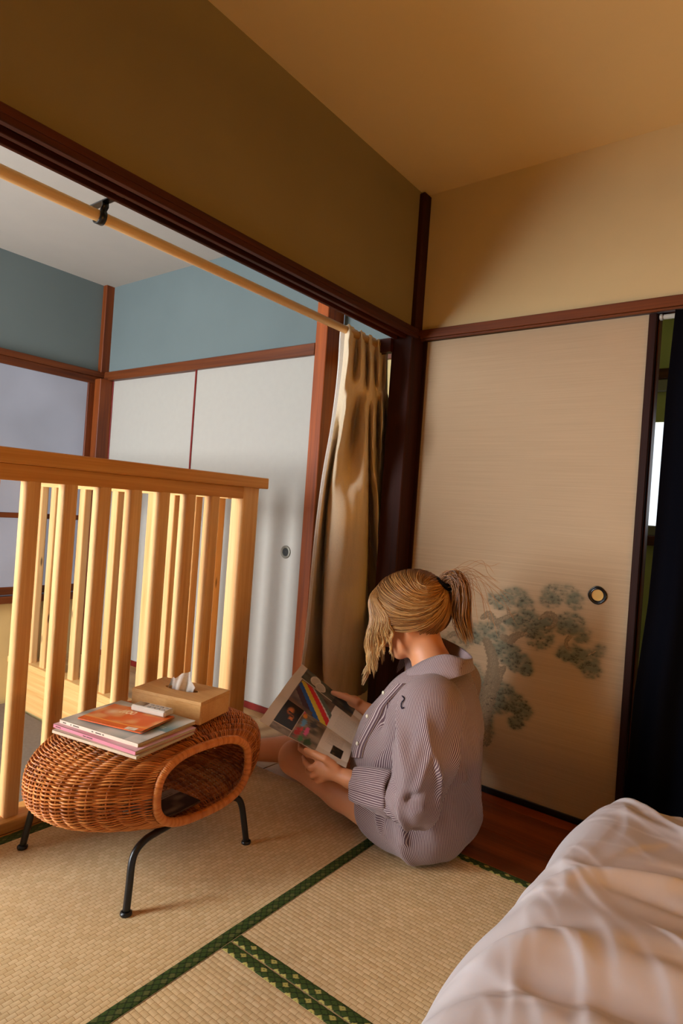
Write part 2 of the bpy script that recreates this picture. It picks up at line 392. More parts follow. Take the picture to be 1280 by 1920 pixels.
# ---------------------------------------------------------------- painted sliding door (right)
def zs(y_): return y_
XL, XR = -1.312, -0.467
def pine_print(X, Z):
    """ink painting of a pine: needles, bark and branches, on the paper of the door"""
    h, wd = X.shape
    x0, x1, z0, z1 = X[0,0], X[0,-1], Z[0,0], Z[-1,0]
    ink = np.zeros((h, wd)); brn = np.zeros((h, wd)); drk = np.zeros((h, wd))
    g = np.random.default_rng(11)
    def PZ(p): q = ony(p[0], p[1], YF-.006); return np.array([q[0], q[2]])
    def ij(P): return (P[...,1]-z0)/(z1-z0)*(h-1), (P[...,0]-x0)/(x1-x0)*(wd-1)
    def splat(A, P, wgt):
        i, j = ij(P); i = np.round(i).astype(int); j = np.round(j).astype(int)
        k = (i >= 0) & (i < h) & (j >= 0) & (j < wd)
        np.add.at(A, (i[k], j[k]), np.broadcast_to(wgt, i.shape)[k])
    # foliage clouds: (px, py, rx, ry, density)
    cl = [(938,1128,24,16,1.0),(965,1120,22,16,.9),(985,1140,14,16,.8),(1050,1115,34,17,.8),(1078,1130,14,14,.6),(1030,1128,18,12,.8),
          (985,1172,34,22,1.3),(1010,1195,24,24,1.3),(960,1165,18,12,1.0),(1025,1170,14,10,1.2),(1068,1170,26,17,1.0),(1088,1192,18,14,.9),(1060,1180,18,12,1.0),
          (1068,1225,22,16,1.0),(1095,1240,24,20,1.2),(1105,1258,18,14,1.1),(1122,1222,12,12,.5),(1058,1232,14,8,1.2),
          (900,1190,26,18,.9),(925,1185,20,16,.9),(880,1195,18,14,.8),(868,1160,10,14,.5),(850,1205,24,18,.7),
          (950,1230,26,20,1.3),(970,1245,22,18,1.4),(985,1258,10,10,1.2),(940,1215,16,12,1.0),
          (885,1270,26,22,.9),(892,1300,18,26,.9),(935,1290,24,14,1.3),(950,1315,34,18,1.6),(975,1335,20,14,1.7),(920,1310,22,14,1.5),(965,1358,12,10,1.5),
          (905,1345,16,18,1.5),(908,1372,14,16,1.0),(930,1325,20,14,1.4)]
    for (cx, cy, rx, ry, dn) in cl:
        rx *= 1.12; ry *= 1.12; c = PZ((cx,cy)); sx = abs(PZ((cx+rx,cy))[0]-c[0]); sz = abs(PZ((cx,cy+ry))[1]-c[1])
        nt = int(40+rx*ry/8)
        for k in range(nt):
            a = g.uniform(0, 2*math.pi); rr = math.sqrt(g.uniform(0, 1))
            q = c+np.array([math.cos(a)*sx*rr, math.sin(a)*sz*rr])
            nn = 40; th = g.uniform(-.25, math.pi+.25, nn); ln = g.uniform(.006, .022, nn)
            t = np.linspace(0.1, 1, 9)
            P = q[None,None,:]+np.stack([np.cos(th), np.sin(th)], -1)[:,None,:]*(ln[:,None]*t[None,:])[...,None]
            splat(ink, P.reshape(-1,2), .040*dn*np.tile(np.exp(-t*1.4), nn))
            if g.uniform() < .16*dn:
                th = g.uniform(0, math.pi, 6); t = np.linspace(0, 1, 7)
                P = q[None,None,:]+np.stack([np.cos(th), np.sin(th)], -1)[:,None,:]*(.007*t)[None,:,None]
                splat(drk, P.reshape(-1,2), .11*dn)
    # trunk and branches: polylines of (px,py,width px)
    br = [[(906,1385,26),(905,1345,26),(912,1310,30),(922,1270,26),(922,1235,20),(914,1210,17),(908,1200,10)],
          [(925,1290,18),(936,1262,14),(944,1252,8)],
          [(940,1195,10),(955,1200,15),(968,1192,12),(985,1188,6)],
          [(903,1158,8),(915,1152,12),(928,1166,12),(942,1160,8),(955,1155,7),(966,1152,4)],[(930,1168,8),(933,1178,5)],[(952,1150,6),(950,1140,4)],
          [(1010,1160,6),(1028,1152,12),(1040,1160,10),(1034,1175,8),(1022,1178,5)],
          [(1066,1195,8),(1060,1204,7),(1062,1215,6),(1068,1218,4)],
          [(838,1195,6),(850,1188,8),(862,1196,6),(872,1206,4),(878,1215,3)],[(1102,1228,3),(1115,1222,2)]]
    XX = X; ZZ = Z
    for b in br:
        P = catmull(np.array([list(PZ((q[0],q[1])))+[q[2]*.5*abs(PZ((q[0]+1,q[1]))[0]-PZ((q[0],q[1]))[0])] for q in b]), 8)
        for p, q in zip(P[:-1], P[1:]):
            R = max(p[2], q[2]); m = (XX > min(p[0],q[0])-R*1.3) & (XX < max(p[0],q[0])+R*1.3) & (ZZ > min(p[1],q[1])-R*1.3) & (ZZ < max(p[1],q[1])+R*1.3)
            ii, jj = np.where(m)
            if len(ii) == 0: continue
            pt = np.stack([XX[ii,jj], ZZ[ii,jj]], -1); d = q[:2]-p[:2]; t = np.clip(((pt-p[:2])@d)/(d@d+1e-12), 0, 1)
            ds = np.linalg.norm(pt-p[:2]-t[:,None]*d, axis=1)/(p[2]+(q[2]-p[2])*t)
            ds = ds+.12*np.sin(pt[:,0]*420+2*np.sin(pt[:,1]*310))
            brn[ii,jj] = np.maximum(brn[ii,jj], np.clip((1.05-ds)*6,0,1)*.9)
            drk[ii,jj] = np.maximum(drk[ii,jj], np.exp(-((ds-.92)/.13)**2)*.85)
    # bark plates
    pts = g.uniform([x0, z0], [x1, z1], (9000, 2))
    cellx = .0125
    ii, jj = np.where(brn > .1)
    if len(ii):
        pt = np.stack([X[ii,jj], Z[ii,jj]*.8], -1)
        gx = np.floor(pt/cellx); best = np.full(len(pt), 9.0); sec = np.full(len(pt), 9.0)
        for a in (-1,0,1):
            for c in (-1,0,1):
                cc = gx+[a,c]; hsh = np.sin(cc[:,0]*127.1+cc[:,1]*311.7)*43758.5; h2 = np.sin(cc[:,0]*269.5+cc[:,1]*183.3)*43758.5
                f_ = cc+np.stack([hsh-np.floor(hsh), h2-np.floor(h2)], -1)
                d = np.linalg.norm(pt/cellx-f_, axis=1)
                sec = np.where(d < best, best, np.minimum(sec, d)); best = np.minimum(best, d)
        drk[ii,jj] = np.maximum(drk[ii,jj], np.clip(1-(sec-best)/.15, 0, 1)*.62)
    def blur(A, n=1):
        for _ in range(n):
            A = (A+np.roll(A,1,0)+np.roll(A,-1,0))/3; A = (A+np.roll(A,1,1)+np.roll(A,-1,1))/3
        return A
    soft = blur(ink, 5)
    a1 = 1-np.exp(-(ink*.9+soft*1.15)); a2 = np.clip(1-np.exp(-drk*1.1), 0, .9)
    return np.clip(a1*.86, 0, 1)*(1-.78*(brn > .1)), brn*.8, a2
def door_panel():
    nx, nz = 384, 396
    x = np.linspace(XL+.018, XR, nx); z = np.linspace(.022, .90, nz)
    Z, X = np.meshgrid(z, x, indexing='ij')
    a1, ab, a2 = pine_print(X, Z)
    paper = lin((178,154,124))
    fib = 1+.03*np.repeat(rng.normal(size=(nz,1)), nx, 1)
    c = np.ones((nz, nx, 3))*paper*fib[...,None]
    for a, k in ((a1, (86,98,84)), (ab, (178,156,124)), (a2, (52,46,38))):
        c = c*(1-a[...,None])+lin(k)*a[...,None]
    y = np.full_like(X, YF)
    V = np.stack([X, y, Z], -1).reshape(-1,3); F = [grid_faces(nz, nx)]
    # plain upper sheet shares the last row of the grid
    n0 = len(V); V2 = np.array([[x[0],YF,z[-1]],[x[-1],YF,z[-1]],[x[-1],YF,1.715],[x[0],YF,1.715]])
    F.append(np.array([[n0,n0+1,n0+2,n0+3]]))
    return np.concatenate([V, V2]), np.concatenate(F), np.concatenate([c.reshape(-1,3), np.repeat(paper[None],4,0)])
MT['paper'] = None
def paper_mat(name):
    m, nt, b = newmat(name, 0.75, 0.2)
    a = N(nt, 'ShaderNodeAttribute', attribute_name='Col')
    f = noise(nt, coords(nt, (3, 3, 260)), 1.0, 3); t = ramp(nt, f, [(0.3, (.93,.93,.92)), (0.7, (1.03,1.03,1.03))])
    mm = N(nt, 'ShaderNodeMixRGB', blend_type='MULTIPLY'); mm.inputs[0].default_value = 1
    nt.links.new(a.outputs['Color'], mm.inputs[1]); nt.links.new(t, mm.inputs[2]); nt.links.new(mm.outputs[0], b.inputs['Base Color'])
    bump(nt, b, f, 0.12, 0.0006); return m
MT['paper'] = paper_mat('silk_paper')
door1 = thing('door_1', (-.88, YF, 0), 'sliding paper door painted with a grey pine tree', None, None, 'structure')
V, F, c = door_panel(); mesh('painted_paper', V, F, MT['paper'], door1, col=c)
MB().box((XL-.004,YF-.004,.0),(XL+.018,YF+.03,1.715),.002).build('frame_stile', MT['dark_z'], door1)
MB().box((XR,YF-.010,.0),(XR+.025,YF+.03,1.715),.003).build('frame_stile', MT['dark_z'], door1)
MB().box((XL,YF-.004,-.002),(XR,YF+.03,.022),.002).build('frame_rail', MT['black'], door1)
MB().box((XL+.0185,YF+.004,.0225),(XR-.0005,YF+.028,1.714)).build('door_core', MT['wall'], door1)
# a second stile of the door behind, seen past the edge
MB().box((-.4405,YF+.004,.0),(-.4365,YF+.05,1.712),.002).build('frame_stile', MT['red_z'], door1)
# round pull of the painted door
def pull(name, c, R, matring, matdish, parent, scallop=0.0):
    n = 48; a = np.arange(n)/n*2*math.pi
    prof = [(1.0,0),(1.0,-.10),(.93,-.17),(.84,-.16),(.80,-.10),(.74,-.09),(.70,-.13),(.66,-.12),(.62,-.02)]
    V = []
    for r_, d in prof:
        rr = R*r_*(1+(scallop*np.cos(4*a) if r_ > .8 else 0))
        V.append(np.stack([c[0]+rr*np.cos(a), np.full(n, c[1]+d*R), c[2]+rr*np.sin(a)], -1))
    ring = mesh(name, np.concatenate(V), grid_faces(len(prof), n, True), matring, parent, True)
    V = [np.stack([c[0]+R*k*np.cos(a), np.full(n, c[1]-R*d), c[2]+R*k*np.sin(a)], -1) for k, d in ((.64,.02),(.6,.015),(.3,.012),(.02,.012))]
    mesh('dish', np.concatenate(V), grid_faces(4, n, True), matdish, ring, True)
    return ring
MT['lacq'] = plain('black_lacquer', (16,10,8), 0.25, 0.6)
MT['gold'] = plain('gold_dish', (214,170,96), 0.45, 0.4, 0.35)
MT['iron'] = plain('dark_iron', (42,42,40), 0.5, 0.4, 0.5)
MT['pewter'] = plain('pewter_ring', (120,116,104), 0.45, 0.5, 0.5, var=.4, vscale=350)
pc = ony(1120,1116,YF); pull('door_pull', pc, .0305, MT['lacq'], MT['gold'], door1, .025)

# room beyond the right-hand gap
struct('wall_closet', [((-1.2,3.05,-.05),(.8,3.10,1.02)), ((-1.2,3.05,1.50),(.8,3.10,2.0)), ((.35,3.05,1.02),(.8,3.10,1.50)), ((-1.2,3.05,1.02),(-1.0,3.10,1.50)), ((-1.25,2.26,-.05),(-1.2,3.10,2.0)), ((.8,2.26,-.05),(.85,3.10,2.0)), ((-1.25,2.26,1.98),(.85,3.10,2.03)), ((-1.25,2.26,-.1),(.85,3.10,-.04))], MT['green'], 'olive green plaster wall seen through the right-hand gap')
wz0, wz1 = ony(1216,985,3.04)[2], ony(1228,735,3.04)[2]
MT['alu'] = plain('pale_window_metal', (170,162,150), 0.5, 0.4, 0.3)
win3 = thing('window_3', (-.4,3.05,wz0), 'bright narrow window behind the dark blue curtain', None, None, 'structure')
MB().box((-1.0,3.06,wz0),(.35,3.07,wz1)).build('pane', glow('bright_pane', (.86,.93,1.0), 1.25), win3)
for lo, hi in (((-1.0,3.03,wz1),(.35,3.08,wz1+.055)), ((-1.0,3.03,wz0-.045),(.35,3.08,wz0))):
    MB().box(lo, hi, .003).build('frame', MT['alu'], win3)
MB().box((-1.03,3.02,wz1+.055),(.38,3.05,wz1+.10),.003).build('casing', MT['red_x'], win3)
MB().box((-1.03,3.02,wz0-.09),(.38,3.05,wz0-.045),.003).build('casing', MT['red_x'], win3)

# ---------------------------------------------------------------- stair hall
struct('wall_hall', [((XB-.05,-1.35,1.77),(XB,2.35,ZC)), ((-3.70,2.205,1.765),(-1.885,2.26,ZC))], MT['blue'], 'blue-grey plaster walls above the stair hall doors')
struct('wall_alcove', [((-1.815,2.30,1.76),(-1.40,2.35,ZC))], MT['blue'], 'blue-grey plaster above the curtain recess')
struct('wall_recess', [((-1.815,2.30,0),(-1.31,2.35,1.69))], MT['yellow'], 'yellowish plaster in the recess behind the curtain')
struct('wall_hall_low', [((XB-.05,-1.35,-1.4),(XB,2.25,.345))], MT['yellow'], 'yellowish plaster under the frosted window')
struct('trim_6', [((-3.65,2.178,1.718),(-1.884,2.25,1.772)), ((-1.815,2.285,1.69),(-1.40,2.32,1.76))], MT['red_x'], 'red-brown lintel over the white sliding doors', bev=.002)
struct('trim_7', [((XB,-1.35,1.735),(XB+.035,2.19,1.77)), ((XB,-1.35,1.69),(XB+.022,2.19,1.735))], MT['red_y'], 'red-brown lintel over the frosted window', bev=.002)
struct('trim_8', [((XB,2.150,1.765),(XB+.04,2.21,ZC)), ((XB,2.125,0),(XB+.085,2.21,1.72))], MT['red_z'], 'red-brown corner post of the stair hall', bev=.003)
MT['wpaper'] = plain('white_door_paper', (168,163,154), 0.7, 0.2, var=0.02, vscale=30, bumps=0.1, bscale=500)
MT['redlac'] = plain('red_lacquer_edge', (112,26,20), 0.4, 0.4)
for k, (xa, xb, yd, lab) in enumerate(((-3.565,-2.742,2.215,'left of the two white paper sliding doors in the stair hall'), (-2.742,-1.885,2.200,'white paper sliding door with a dark round pull'))):
    d = thing('door_%d' % (k+2), ((xa+xb)/2, yd, 0), lab, None, None, 'structure')
    MB().box((xa,yd,.03),(xb,yd+.012,1.72)).build('paper_panel', MT['wpaper'], d)
    MB().box((xa-(.004 if k else 0),yd-.006,.0),(xb,yd+.012,.032),.002).build('frame_rail', MT['redlac'], d)
    MB().box((xa-.006,yd-.006,.0),(xa+.006,yd+.012,1.72),.002).build('frame_stile', MT['redlac'], d)
    if k: pull('door_pull', ony(535.6,1035,2.2), .031, MT['pewter'], MT['iron'], d)
# frosted window across the stairwell
win1 = thing('window_1', (XB,1.0,.345), 'frosted sash window across the stairwell', None, None, 'structure')
def frosted(name, col, s):
    m, nt, b = newmat(name, 0.35, 0.4); v = coords(nt, (1,1,1))
    f = noise(nt, v, 2.3, 2); c = ramp(nt, f, [(0.3, tuple(np.array(col)*.78)), (0.7, tuple(np.array(col)*1.12))])
    b.inputs['Base Color'].default_value = (.14,.14,.15,1)
    nt.links.new(c, b.inputs['Emission Color']); b.inputs['Emission Strength'].default_value = s
    vo = N(nt, 'ShaderNodeTexVoronoi'); vo.inputs['Scale'].default_value = 26; nt.links.new(v, vo.inputs['Vector'])
    bump(nt, b, noise(nt, v, 180, 3), .3, .001); return m
fp = frosted('frosted_glass', (.80,.82,.98), FAR_PANE)
for ya, yb_ in ((-.40,.80),(.86,2.085)):
    for za, zb in ((.862,1.69),(.435,.832)):
        MB().box((XB+.004,ya,za),(XB+.009,yb_,zb)).build('pane', fp, win1)
    MB().box((XB-.01,ya,.832),(XB+.02,yb_,.862),.002).build('sash_bar', MT['red_y'], win1)
    MB().box((XB-.01,ya-.04,.39),(XB+.02,yb_+.04,.435),.002).build('sash_rail', MT['red_y'], win1)
    for yy in (ya-.04, yb_): MB().box((XB-.01,yy,.39),(XB+.022,yy+.04,1.69),.002).build('sash_stile', MT['red_z'], win1)
MB().box((XB-.01,-.46,.345),(XB+.05,2.13,.385),.003).build('sill', MT['red_y'], win1)
struct('wall_hall_side', [((XB-.05,-1.35,.345),(XB,-.45,1.77))], MT['blue'], 'blue-grey plaster beside the frosted window')
# assumed daylight window at the near end of the stair hall (outside the picture)
assumed_win = thing('assumed_window', (-2.6,-1.3,.05), 'assumed tall daylight window at the near end of the stair hall, unseen', None, None, 'structure')
MB().box((-3.10,-1.30,.06),(-2.38,-1.29,2.10)).build('pane', glow('daylight_pane', DAY_COL, DAY), assumed_win)
for xx in (-3.14,-2.38): MB().box((xx,-1.31,.02),(xx+.04,-1.26,2.14),.002).build('sash_stile', MT['red_z'], assumed_win)
for zz in (.02,1.05,2.10): MB().box((-3.14,-1.31,zz),(-2.34,-1.26,zz+.04),.002).build('sash_rail', MT['red_x'], assumed_win)
struct('wall_hall_end', [((XB,-1.36,-1.4),(-3.14,-1.31,ZC)), ((-2.34,-1.36,-1.4),(-1.40,-1.31,ZC)), ((-3.14,-1.36,2.14),(-2.34,-1.31,ZC)), ((-3.14,-1.36,-1.4),(-2.34,-1.31,.02))], MT['blue'], 'blue-grey end wall of the stair hall')
struct('wall_stair', [((-1.93,-1.31,-1.4),(-1.82,1.75,-.226)), ((XB,1.75,-1.4),(-1.82,1.80,-.226)), ((XB,-1.31,-1.42),(-1.82,1.80,-1.38))], MT['yellow'], 'plaster walls down in the stairwell')
# stairs going down
st = thing('stair_flight', (-2.7,.8,-.22), 'grey carpeted stairs going down behind the railing', None, None, 'structure')
for k in range(5):
    MB().box((XB+.01,1.0-.34*k-(0 if k else 0),-.235-.2*k-.19),(-1.935,(1.724 if k == 0 else 1.0-.34*(k-1)),-.235-.2*k),.006).build('step', MT['grey_floor'], st)
MB().box((XB+.0,1.725,-.225),(-1.935,1.745,-.002)).build('fascia_board', MT['pine_x'], st)
MB().box((-1.935,-1.3,-.225),(-1.80,1.745,-.001)).build('fascia_board', MT['pine_y'], st)

# ================================================================ STAIR RAILING
rail = thing('stair_railing', (-1.86,1.0,0), 'pale pine slatted railing around the stairwell', 'railing')
XRf = -1.83
ybeg = .885-.117*4
def slat_geo():      # rounded square bar 42 x 50 mm
    n = 6; R = .008; pts = []
    for cx, cy, a0 in ((.021-R,.025-R,0),(-.021+R,.025-R,90),(-.021+R,-.025+R,180),(.021-R,-.025+R,270)):
        for k in range(n):
            a = math.radians(a0+90*k/(n-1)); pts.append((cy+R*math.sin(a), cx+R*math.cos(a)))
    return np.array(pts)
def bar(name, prof, z0, z1, c, parent, mat):
    n = len(prof); V = [[c[0]+p[0], c[1]+p[1], z] for z in (z0, z1) for p in prof]
    F = [(j, (j+1) % n, n+(j+1) % n, n+j) for j in range(n)]+[tuple(range(n))[::-1], tuple(range(n, 2*n))]
    return mesh(name, V, F, mat, parent, at=c)
sp = slat_geo(); sp = sp[::-1]
s0 = bar('slat', sp, .034, 1.024, (XRf-.025, .906, 0), rail, MT['pine_z'])
for k in range(-3, 7):
    if k: twin(s0, (XRf-.025, .906+.1165*k, 0), rail)
for k, xx in enumerate(np.arange(-1.99, -3.60, -.146)):     # run along the far side of the stairwell
    twin(s0, (xx, 1.758, 0), rail)
pp = sp*np.array([1.55, 2.2])
bar('end_post', pp, 0, 1.071, (XRf-.039, 1.7925, 0), rail, MT['pine_z'])
bar('end_post', pp, 0, 1.071, (XRf-.039, .48, 0), rail, MT['pine_z'])
MB().box((-1.915,.435,1.071),(-1.802,1.858,1.115),.003).build('handrail', MT['pine_y'], rail)
MB().box((-1.875,.53,1.023),(-1.829,1.746,1.071),.002).build('top_rail', MT['pine_y'], rail)
MB().box((-1.905,.53,0),(-1.806,1.746,.034),.003).build('base_rail', MT['pine_y'], rail)
MB().box((XB+.002,1.712,1.071),(-1.915,1.81,1.115),.003).build('handrail', MT['pine_x'], rail)
MB().box((XB+.002,1.737,1.020),(-1.91,1.781,1.071),.002).build('top_rail', MT['pine_x'], rail)
MB().box((XB+.002,1.716,0),(-1.91,1.80,.034),.003).build('base_rail', MT['pine_x'], rail)

# ================================================================ CURTAIN ROD AND CURTAINS
XRod, ZRod = -1.463, 1.694
rod = thing('curtain_rod', (XRod,1.0,ZRod), 'pale wooden curtain rod under the dark lintel of the wide opening', 'curtain rod')
MT['rodwood'] = wood('rod_wood', (214,164,100), (236,196,136), 1, rough=0.4)
MB().tube([(XRod,y,ZRod) for y in (-1.3,0,1,2.10)], .0145, 16).build('pole', MT['rodwood'], rod, True)
for bx, by in ((185,395),):
    yb0 = onx(188,392,XRod)[1]
    br = MB().box((XRod-.045,yb0-.009,1.7245),(-1.352,yb0+.011,1.7285),.001)
    br.build('bracket_plate', MT['black'], rod)
    a = np.linspace(math.radians(95), math.radians(-150), 14)
    hook = np.array([[XRod+.017*math.cos(t), yb0, ZRod+.017*math.sin(t)] for t in a]); hook = np.vstack([[XRod+.020,yb0,1.726],[XRod+.0215,yb0,1.712],hook[3:]])
    hb = MB()
    V = np.concatenate([np.stack([hook[:,0]*1, hook[:,1]+s, hook[:,2]], -1) for s in (-.009,.009)]); n = len(hook)
    c = np.array([XRod,yb0,ZRod]); d = hook-c; d /= np.linalg.norm(d, axis=1, keepdims=True)
    V2 = V+np.concatenate([d,d])*.003
    F = []
    for i in range(n-1):
        F += [(i,i+1,n+i+1,n+i),(2*n+i,3*n+i,3*n+i+1,2*n+i+1),(i,2*n+i,2*n+i+1,i+1),(n+i,n+i+1,3*n+i+1,3*n+i)]
    F += [(0,n,3*n,2*n),(n-1,2*n+n-1,3*n+n-1,n+n-1)]
    mesh('bracket_hook', np.concatenate([V,V2]), F, MT['black'], rod, True)
struct('trim_9', [((-1.47,2.085,1.66),(-1.40,2.12,1.715))], MT['dark_y'], 'dark wooden end block of the curtain rod')

def fabric(name, c, rough=.85, weave=900, c2=None, bs=.12, sheen=0.2):
    m, nt, b = newmat(name, rough, 0.15 if sheen else 0.02); v = coords(nt, (1,1,1))
    f = noise(nt, coords(nt, (weave*.25, weave*.25, weave)), 1.0, 2); cc = lin(c)
    nt.links.new(ramp(nt, f, [(0.3, tuple(cc*.9)), (0.7, tuple(np.clip(cc*1.06,0,1)))]), b.inputs['Base Color'])
    b.inputs['Sheen Weight'].default_value = sheen
    bump(nt, b, f, bs, .0006); return m
MT['linen'] = fabric('linen_curtain', (222,202,170))
MT['lining'] = fabric('white_lining', (214,208,200))
MT['navy'] = fabric('navy_cloth', (9,9,15), sheen=0.0)
def curtain_rows(rows, ks=10, nz=60):
    """rows: list of (z, [(x,y)...]) -> smooth loft"""
    R = [catmull(np.array([[p[0],p[1],z] for p in pts]), ks) for z, pts in rows]
    R = catmull(np.array(R).reshape(len(R), -1), max(4, nz//(len(R)-1))).reshape(-1, len(R[0]), 3)
    return R
cur = thing('curtain', (-1.46,1.95,0), 'beige linen curtain gathered beside the dark corner post', 'curtain')
def cx(pts, yimg):     # (image x, depth plane) -> (x,y)
    out = []
    for p, X in pts:
        q = onx(p, yimg, X); out.append((X, q[1]))
    return out
def zat(p, yimg, X): return onx(p, yimg, X)[2]
top = cx([(645,-1.470),(655,-1.440),(668,-1.474),(677,-1.442),(686,-1.472),(694,-1.444),(703,-1.468),(711,-1.446),(719,-1.466),(725,-1.450),(729,-1.462)], 640)
r2 = cx([(641,-1.475),(651,-1.415),(664,-1.495),(677,-1.42),(688,-1.48),(695,-1.42),(704,-1.49),(711,-1.44),(718,-1.475),(723,-1.447),(727,-1.462)], 700)
r3 = cx([(626,-1.49),(637,-1.47),(645,-1.41),(664,-1.53),(684,-1.40),(692,-1.47),(700,-1.41),(709,-1.53),(716,-1.43),(722,-1.52),(727,-1.45)], 800)
r4 = cx([(602,-1.51),(611,-1.62),(618,-1.51),(648,-1.44),(685,-1.43),(691,-1.56),(699,-1.52),(708,-1.42),(714,-1.53),(720,-1.50),(727,-1.45)], 960)
r5 = cx([(578,-1.56),(603,-1.66),(608,-1.52),(645,-1.46),(685,-1.48),(690,-1.58),(706,-1.57),(712,-1.50),(719,-1.46),(727,-1.46),(735,-1.48)], 1180)
r6 = cx([(563,-1.60),(604,-1.68),(609,-1.55),(645,-1.48),(684,-1.49),(690,-1.60),(708,-1.60),(714,-1.52),(722,-1.47),(732,-1.47),(742,-1.49)], 1320)
zz = [zat(690,640,-1.455), zat(690,700,-1.455), zat(690,800,-1.455), zat(690,960,-1.455), zat(690,1180,-1.455)]
R_ = curtain_rows([(1.712, [(p[0]*.6-1.456*.4, p[1]) for p in top]), (zz[0], top), (zz[1], r2), (zz[2], r3), (zz[3], r4), (zz[4], r5), (.235, r6)], 10, 90)
R_[:,:,0] += .0025*np.sin(R_[:,:,1]*160+R_[:,:,2]*3)
front = R_.copy(); nr, ncol = R_.shape[:2]
du = np.gradient(R_, axis=0); dv = np.gradient(R_, axis=1); nn = np.cross(dv, du); nn /= np.linalg.norm(nn, axis=2, keepdims=True)+1e-9
if nn[:,:,0].mean() < 0: nn = -nn
mesh('cloth', front.reshape(-1,3), grid_faces(nr, ncol), MT['linen'], cur, True)
mesh('lining', (front-nn*.004).reshape(-1,3), grid_faces(nr, ncol), MT['lining'], cur, True)
# turned-back edge showing the pale lining
edge = front[:,0,:]; t_ = np.clip((1.66-edge[:,2])/1.4, 0, 1)
back = edge+np.stack([-.030-.01*t_, .030+.02*t_, 0*t_], -1)
mid = edge+np.stack([-.014+0*t_, -.004-.010*np.exp(-(t_/.12)**2), 0*t_], -1)
cv = np.stack([catmull(np.stack([edge[i], mid[i], back[i]]), 5) for i in range(nr)])
mesh('turned_edge', cv.reshape(-1,3), grid_faces(nr, cv.shape[1]), MT['lining'], cur, True)
# pinch-pleat tape at the heading
hd = front[:3,:,:]+nn[:3]*.002

nav = thing('dark_curtain', (-.1,2.12,0), 'dark navy blue curtain hanging in the right-hand doorway', 'curtain')
zr = np.linspace(1.700, .02, 40); uu = np.linspace(0, 1, 120); G = []
for z in zr:
    k = (1.7-z)/1.7; xl = np.interp(z, [.0,.17,.49,.78,1.03,1.45,1.71], [-.437,-.431,-.424,-.402,-.395,-.391,-.381])
    x = xl+uu*(.62-xl)
    y = 2.135+(.010+.018*k)*np.sin(uu*2*math.pi*9+.8*k)*(1-.5*np.exp(-uu*8))+.01*np.sin(uu*5+2*k)
    G.append(np.stack([x, y, np.full_like(x, z)], -1))
G = np.array(G); n1, n2 = G.shape[:2]
V = np.concatenate([G.reshape(-1,3), (G+[0,.004,0]).reshape(-1,3)]); F = grid_faces(n1, n2)
mesh('cloth', V, np.concatenate([F, F[:, ::-1]+n1*n2]), MT['navy'], nav, True)
nrod = thing('thin_rod', (.1,2.15,1.704), 'thin white curtain rod above the dark navy curtain', 'curtain rod')
MT['whiteplastic'] = plain('white_plastic', (190,178,160), 0.4, 0.4)
MB().tube([(-.438,2.205,1.703),(0,2.205,1.703),(.6,2.205,1.703)], .008, 12).build('pole', MT['whiteplastic'], nrod, True)
MB().tube([(-.436,2.205,1.703),(-.428,2.205,1.703)], .0105, 12).build('end_cap', MT['whiteplastic'], nrod, True)

# ================================================================ WICKER STOOL
SC = np.array([-1.480, 1.128, .252]); SL = .212
stool = thing('wicker_stool', (SC[0],SC[1],0), 'barrel-shaped brown wicker stool on black metal legs', 'stool')
def s_w(t): return .158+(.345-.158)*(1-np.abs(t)**2.5)
def s_h(t): return .094+(.112-.094)*(1-np.abs(t)**2.3)
def spt(t, th, off=0.0):
    w_ = s_w(t); h_ = s_h(t); n = 2.7
    c = np.cos(th); s = np.sin(th)
    y = np.sign(c)*np.abs(c)**(2/n)*(w_+off); z = np.sign(s)*np.abs(s)**(2/n)*(h_+off)
    yc = SC[1]+.016*np.clip(t,0,1)
    return np.stack([SC[0]+t*SL, yc+y, SC[2]+z], -1)
# even spacing around the mid section
tt = np.linspace(0, 2*math.pi, 4001); cc = spt(np.zeros_like(tt)+.35, tt); L = np.r_[0, np.cumsum(np.linalg.norm(np.diff(cc, axis=0), axis=1))]
NS = 340; th_s = np.interp(np.arange(NS)/NS*L[-1], L, tt)
def wicker_mat():
    m, nt, b = newmat('wicker', 0.42, 0.45)
    f = noise(nt, coords(nt, (9,9,9)), 1.0, 3); a = N(nt, 'ShaderNodeAttribute', attribute_name='rnd')
    ad = N(nt, 'ShaderNodeMath', operation='MULTIPLY_ADD'); ad.inputs[1].default_value = .55; nt.links.new(a.outputs['Fac'], ad.inputs[0])
    m5 = N(nt, 'ShaderNodeMath', operation='MULTIPLY'); m5.inputs[1].default_value = .5; nt.links.new(f, m5.inputs[0]); nt.links.new(m5.outputs[0], ad.inputs[2])
    nt.links.new(ramp(nt, ad.outputs[0], [(.15, tuple(lin((132,66,20)))), (.5, tuple(lin((196,112,44)))), (.85, tuple(lin((226,150,78))))]), b.inputs['Base Color'])
    return m
MT['wicker'] = wicker_mat()
NR = 15; seg = NR*4; t_ax = np.linspace(-.985, .985, seg+1)
Vs = []; Fs = []; rn = []; off0 = 0; nsd = 4
ang = np.arange(nsd)/nsd*2*math.pi
for i in range(NS):
    ph = math.pi*i
    amp = .0058*np.cos(math.pi*NR*(t_ax+1)/2+ph)
    jit = rng.normal(0, .0012)
    P = spt(t_ax, th_s[i]+jit+.004*np.sin(t_ax*6+i), amp)
    rr = .0025*(.55+.45*(s_w(t_ax)/.345))
    V, _ = tube_geo(P, rr, nsd, False)
    F = grid_faces(seg+1, nsd, True)
    Vs.append(V); Fs.append(F+off0); off0 += len(V); rn.append(np.full(len(V), rng.uniform(0,1)))
wv = mesh('woven_shell', np.concatenate(Vs), np.concatenate(Fs), MT['wicker'], stool, True, attrs={'rnd': np.concatenate(rn)})
